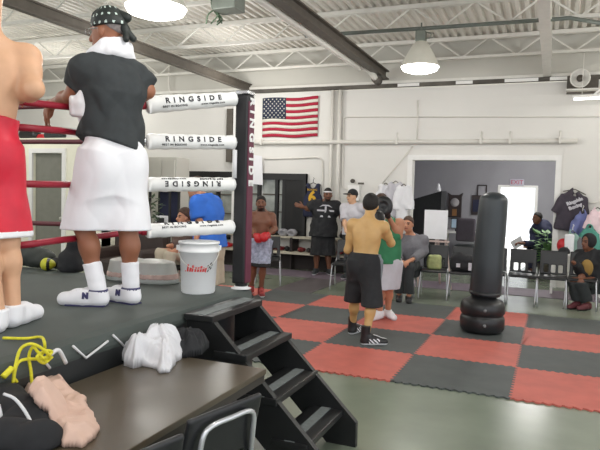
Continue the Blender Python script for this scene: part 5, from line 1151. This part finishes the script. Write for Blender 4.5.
for px, wd, lb in ((158, .42, 'frosted plastic tub on the ring edge right of the white socks'), (118, .34, 'frosted plastic tub on the ring edge behind the cornerman shoes')):
    q = atz(px + 5, 280, RZ); t = thing('storage_tub', lb, 'tub', (q[0], RYE - .16, RZ)); c_ = V(q[0], RYE - .16, RZ)
    S = Sdf(.009, .01); S.econe(c_, c_ + UP * .16, (wd * .5, .15), (wd * .4, .13), np.eye(3)); S.ell(c_ + UP * .15, (wd * .34, .1, .03), None, .02); S.build('tub', m_bin, t, True)
    S = Sdf(.009, .01); S.econe(c_ + UP * .03, c_ + UP * .075, (wd * .492, .149), (wd * .47, .143), np.eye(3)); S.build('label_band', m_tea, t, True)
# ------------------------------------------------------------------ yellow rope tied on the ring skirt
m_yel = mat('yellow_rope', (222, 214, 48), .6, var=.12, scale=60)
A_ = lambda px, py, dx=0.: atx_(px, py, RXE + .03 + dx)
w = MB()
w.tube(spline([atz(3, 338, RZ + .012), atz(25, 338.5, RZ + .012), atz(40, 337, RZ + .012), A_(44, 341), A_(44.5, 350), A_(40, 356), A_(37, 360)], 6), .0068, 8)
w.tube(spline([A_(13, 383), A_(15, 368), A_(20, 350), A_(29, 344, .03), A_(38, 346, .05), A_(46, 352, .06), A_(50, 357, .04), A_(46, 360, .02), A_(40, 359, .01), A_(20, 361), A_(14, 376), A_(17, 382)], 6), .0068, 8)
w.tube(spline([A_(32, 384), A_(31, 372), A_(29, 356), A_(33, 347, .03), A_(38, 352, .04), A_(44, 358, .05), A_(52, 352, .03), A_(45, 351, .04), A_(37, 357, .04), A_(44, 363, .03), A_(52, 357, .02)], 6), .0068, 8)
w.tube(spline([A_(3, 377), A_(8, 372), A_(12, 368)], 4), .013, 8)
o = w.build('rope', m_yel); tag(o, 'yellow rope knotted in loops on the ring skirt at the left', 'rope'); MB().tube(spline([A_(50, 355, .02), A_(57, 350, .02), A_(61, 353, .02), A_(66, 363, .01)], 5), .009, 8).build('rope_end', lace, o)
# ------------------------------------------------------------------ clothing on the table
TZ = .739
def heap(name, label, pts, col, amp, seed, res=.007, group=None, cat='clothing', mf=None, freq=26, rdisp=(1, 1, 1)):
    S = Sdf(res, .04)
    for p_, r in pts: S.ell(p_, r)
    S.dispf = folds(amp, freq, seed, rdisp, 7); S.cut((0, 0, TZ + .001), (0, 0, -1)); o = S.build(name, col, mf=mf); tag(o, label, cat, group); return o
def ellipse(c, a, b, r, n=28, seed=0, ir=.2):
    rg = random.Random(seed); ph = [rg.uniform(0, 6.28) for _ in range(3)]; out = []
    for k in range(n):
        t = 2 * math.pi * k / n; q = 1 + ir * (.5 * math.sin(2 * t + ph[0]) + .4 * math.sin(3 * t + ph[1]) + .3 * math.sin(5 * t + ph[2])); x, y = a * q * math.cos(t), b * q * math.sin(t); out.append((c[0] + x * math.cos(r) - y * math.sin(r), c[1] + x * math.sin(r) + y * math.cos(r)))
    return out
cl_white2 = mat('soft_white_cotton', (216, 216, 220), .9, var=.02)
c1 = atz(147, 358, TZ); c2 = atz(186, 351, TZ)
c1 = V(max(c1[0], .36), c1[1], TZ); c2 = V(c2[0], c2[1], TZ)
def dome(c, H, a, b): return lambda x, y, e: TZ + .012 + H * max(0., 1 - math.sqrt(((x - c[0]) / a) ** 2 + ((y - c[1]) / b) ** 2)) ** .7 * min(1, e / .03 + .3)
def tent(peaks):
    """cloth hanging from a few high points, its folds radiating down from each"""
    def f(x, y, e):
        z = 0.
        for px_, py_, h, sl, n_, ph in peaks:
            dx, dy = x - px_, y - py_; r = math.hypot(dx, dy); th = math.atan2(dy, dx)
            z = max(z, h - sl * math.sqrt(r * r + .0009) * (1 + .33 * math.sin(n_ * th + ph + 6 * r) + .15 * math.sin(2.3 * n_ * th + 2 * ph)))
        return TZ + .004 + max(z, .012) * min(1, e / .06 + .2) ** .7
    return f
wp = [tuple(atz(*a, TZ)[:2]) for a in ((120, 357), (124, 366), (134, 369), (143, 367), (152, 368), (161, 374), (171, 373), (176, 364), (186, 354))]; wp += [(.262, wp[-1][1] + .02), (.25, -2.5), (.255, wp[0][1] + .02)]
o = drape('white_t_shirt', wp, tent([(.33, -2.5, .17, .85, 6, .5), (.31, -2.66, .145, .8, 5, 2.), (.4, -2.56, .13, .9, 7, 4.), (.3, -2.78, .07, .5, 5, 1.)]), cl_white2, .02, 5.1, solid=TZ + .001, sc=9, st=2.6, ang=-.5, res=.005); tag(o, 'crumpled white shirt heaped on the table against the ring', 'clothing')
o = drape('black_shorts', ellipse(c2, .13, .13, .3, 24, 6), tent([(c2[0] + .0, c2[1] + .0, .115, .6, 5, 1.), (c2[0] + .06, c2[1] + .05, .1, .7, 6, 3.), (c2[0] + .03, c2[1] - .06, .08, .7, 5, 0.)]), cl_black, .02, 7.7, solid=TZ + .001, sc=8, res=.005); tag(o, 'crumpled black shorts with a white stripe beside the white shirt on the table', 'clothing')
MB().bar(c2 + V(.02, .02, .1), c2 + V(.065, .06, .075), .02, .008).build('stripe', cl_white, o)
# black duffel with white piping and a peach shirt over it
c1, c2 = at(-12, 425, 2.35), at(33, 432, 2.3); S = Sdf(.009, .06)
S.cap(at(-40, 432, 2.5), at(28, 432, 2.32), .15, .13); S.cap(at(-50, 450, 2.14), at(38, 446, 2.12), .09, .085); S.cap(at(-20, 405, 2.5), at(12, 402, 2.45), .07, .06); S.dispf = folds(.009, 14, 7); S.cut((0, 0, TZ + .001), (0, 0, -1)); o = S.build('duffel_bag', cl_black); tag(o, 'black duffel bag with white piping at the bottom left on the table', 'bag')
pp = [at(4, 394, 2.25), at(15, 399, 2.23), at(26, 413, 2.2), at(34, 430, 2.185), at(41, 450, 2.19)]; MB().tube(spline(pp, 5), .006, 8).build('piping', lace, o); MB().tube(spline([at(-1, 405, 2.26), at(1, 415, 2.24), at(2, 426, 2.24)], 4), .006, 8).build('piping', lace, o)
dA, dB = at(-40, 432, 2.5), at(28, 432, 2.32)
def dufz(x, y, e):
    ab = (dB - dA)[:2]; t = max(0, min(1, ((x - dA[0]) * ab[0] + (y - dA[1]) * ab[1]) / (ab @ ab))); d = math.hypot(x - dA[0] - t * ab[0], y - dA[1] - t * ab[1])
    zc = dA[2] + (dB[2] - dA[2]) * t; r = .148
    return max(TZ + .002, zc + (math.sqrt(r * r - d * d) if d < r else -max(0, (d - r) * 2.2)))
def hit(px, py, z_=0):
    r = ray(px, py)
    for k in range(400):
        q = CC + r * (1.6 + k * .004)
        if q[2] <= dufz(q[0], q[1], 1): break
    return q[:2]
po = [hit(*q) for q in ((20, 386, 0), (42, 383, 0), (62, 386, 0), (80, 396, 0), (93, 416, 0), (97, 438, 0), (84, 449, 0), (62, 447, 0), (52, 432, 0), (48, 416, 0), (34, 404, 0))]
o = drape('peach_shirt', po, dufz, mat('peach_cloth', (214, 182, 166), .85, var=.03), .045, 4.4, thick=.02, res=.0055, sc=5, st=3, ang=.75); tag(o, 'crumpled peach shirt draped over the black duffel bag', 'clothing')
# ------------------------------------------------------------------ light
W = bpy.data.worlds.new('world'); SC.world = W; W.use_nodes = True; nt = W.node_tree; bg = nt.nodes['Background']
bg.inputs['Color'].default_value = (.93, .96, 1.0, 1); bg.inputs['Strength'].default_value = 1.12
def lamp(x, y, z, e, size=.5):
    L = bpy.data.lights.new('lamp_and_fill_light', 'POINT'); L.shadow_soft_size = size * .5; L.energy = e * 1.05; L.color = (1, .98, .945)
    o = bpy.data.objects.new('lamp_and_fill_light', L); COL.objects.link(o); o.location = (x, y, z); return o
for q in LAMPS: lamp(q[0], q[1], q[2] - .12, 60)
for x in (-8, -3.6, 1., 5.):  # unseen point lights without fixtures, added to fill the room and wash the ceiling
    for y in (-6., -2.2, 2.6, 5.6):
        if min(math.hypot(x - q[0], y - q[1]) for q in LAMPS) < 2.0: continue
        lamp(x, y, 3.5, 45)
a0 = V((BX0 + BX1) / 2 + .3, 9.3, BZ - .06); t = thing('fluorescent_light', 'unseen fluorescent batten added on the ceiling to brighten the back room', 'lamp', a0); MB().box(a0, (.6, .08, .03), None, .01).build('housing', m_trimw, t, True); MB().tube([a0 + V(-.58, 0, -.045), a0 + V(.58, 0, -.045)], .018).build('tube', MATS['lit_tube'], t, True)  # batten hidden above the doorway header, added to brighten the dim back room
L = lamp(a0[0], a0[1], a0[2] - .08, 150, 1.0)
sn = bpy.data.lights.new('sun', 'SUN'); sn.energy = 7; sn.angle = .01; sn.color = (1, .97, .92); so = bpy.data.objects.new('sun', sn); COL.objects.link(so); so.rotation_euler = Vector((-.12, -1, -.62)).to_track_quat('-Z', 'Y').to_euler()
SC.view_settings.view_transform = 'Standard'; SC.view_settings.look = 'None'; SC.view_settings.gamma = 1; SC.view_settings.use_curve_mapping = False
SC.view_settings.exposure = 0.42
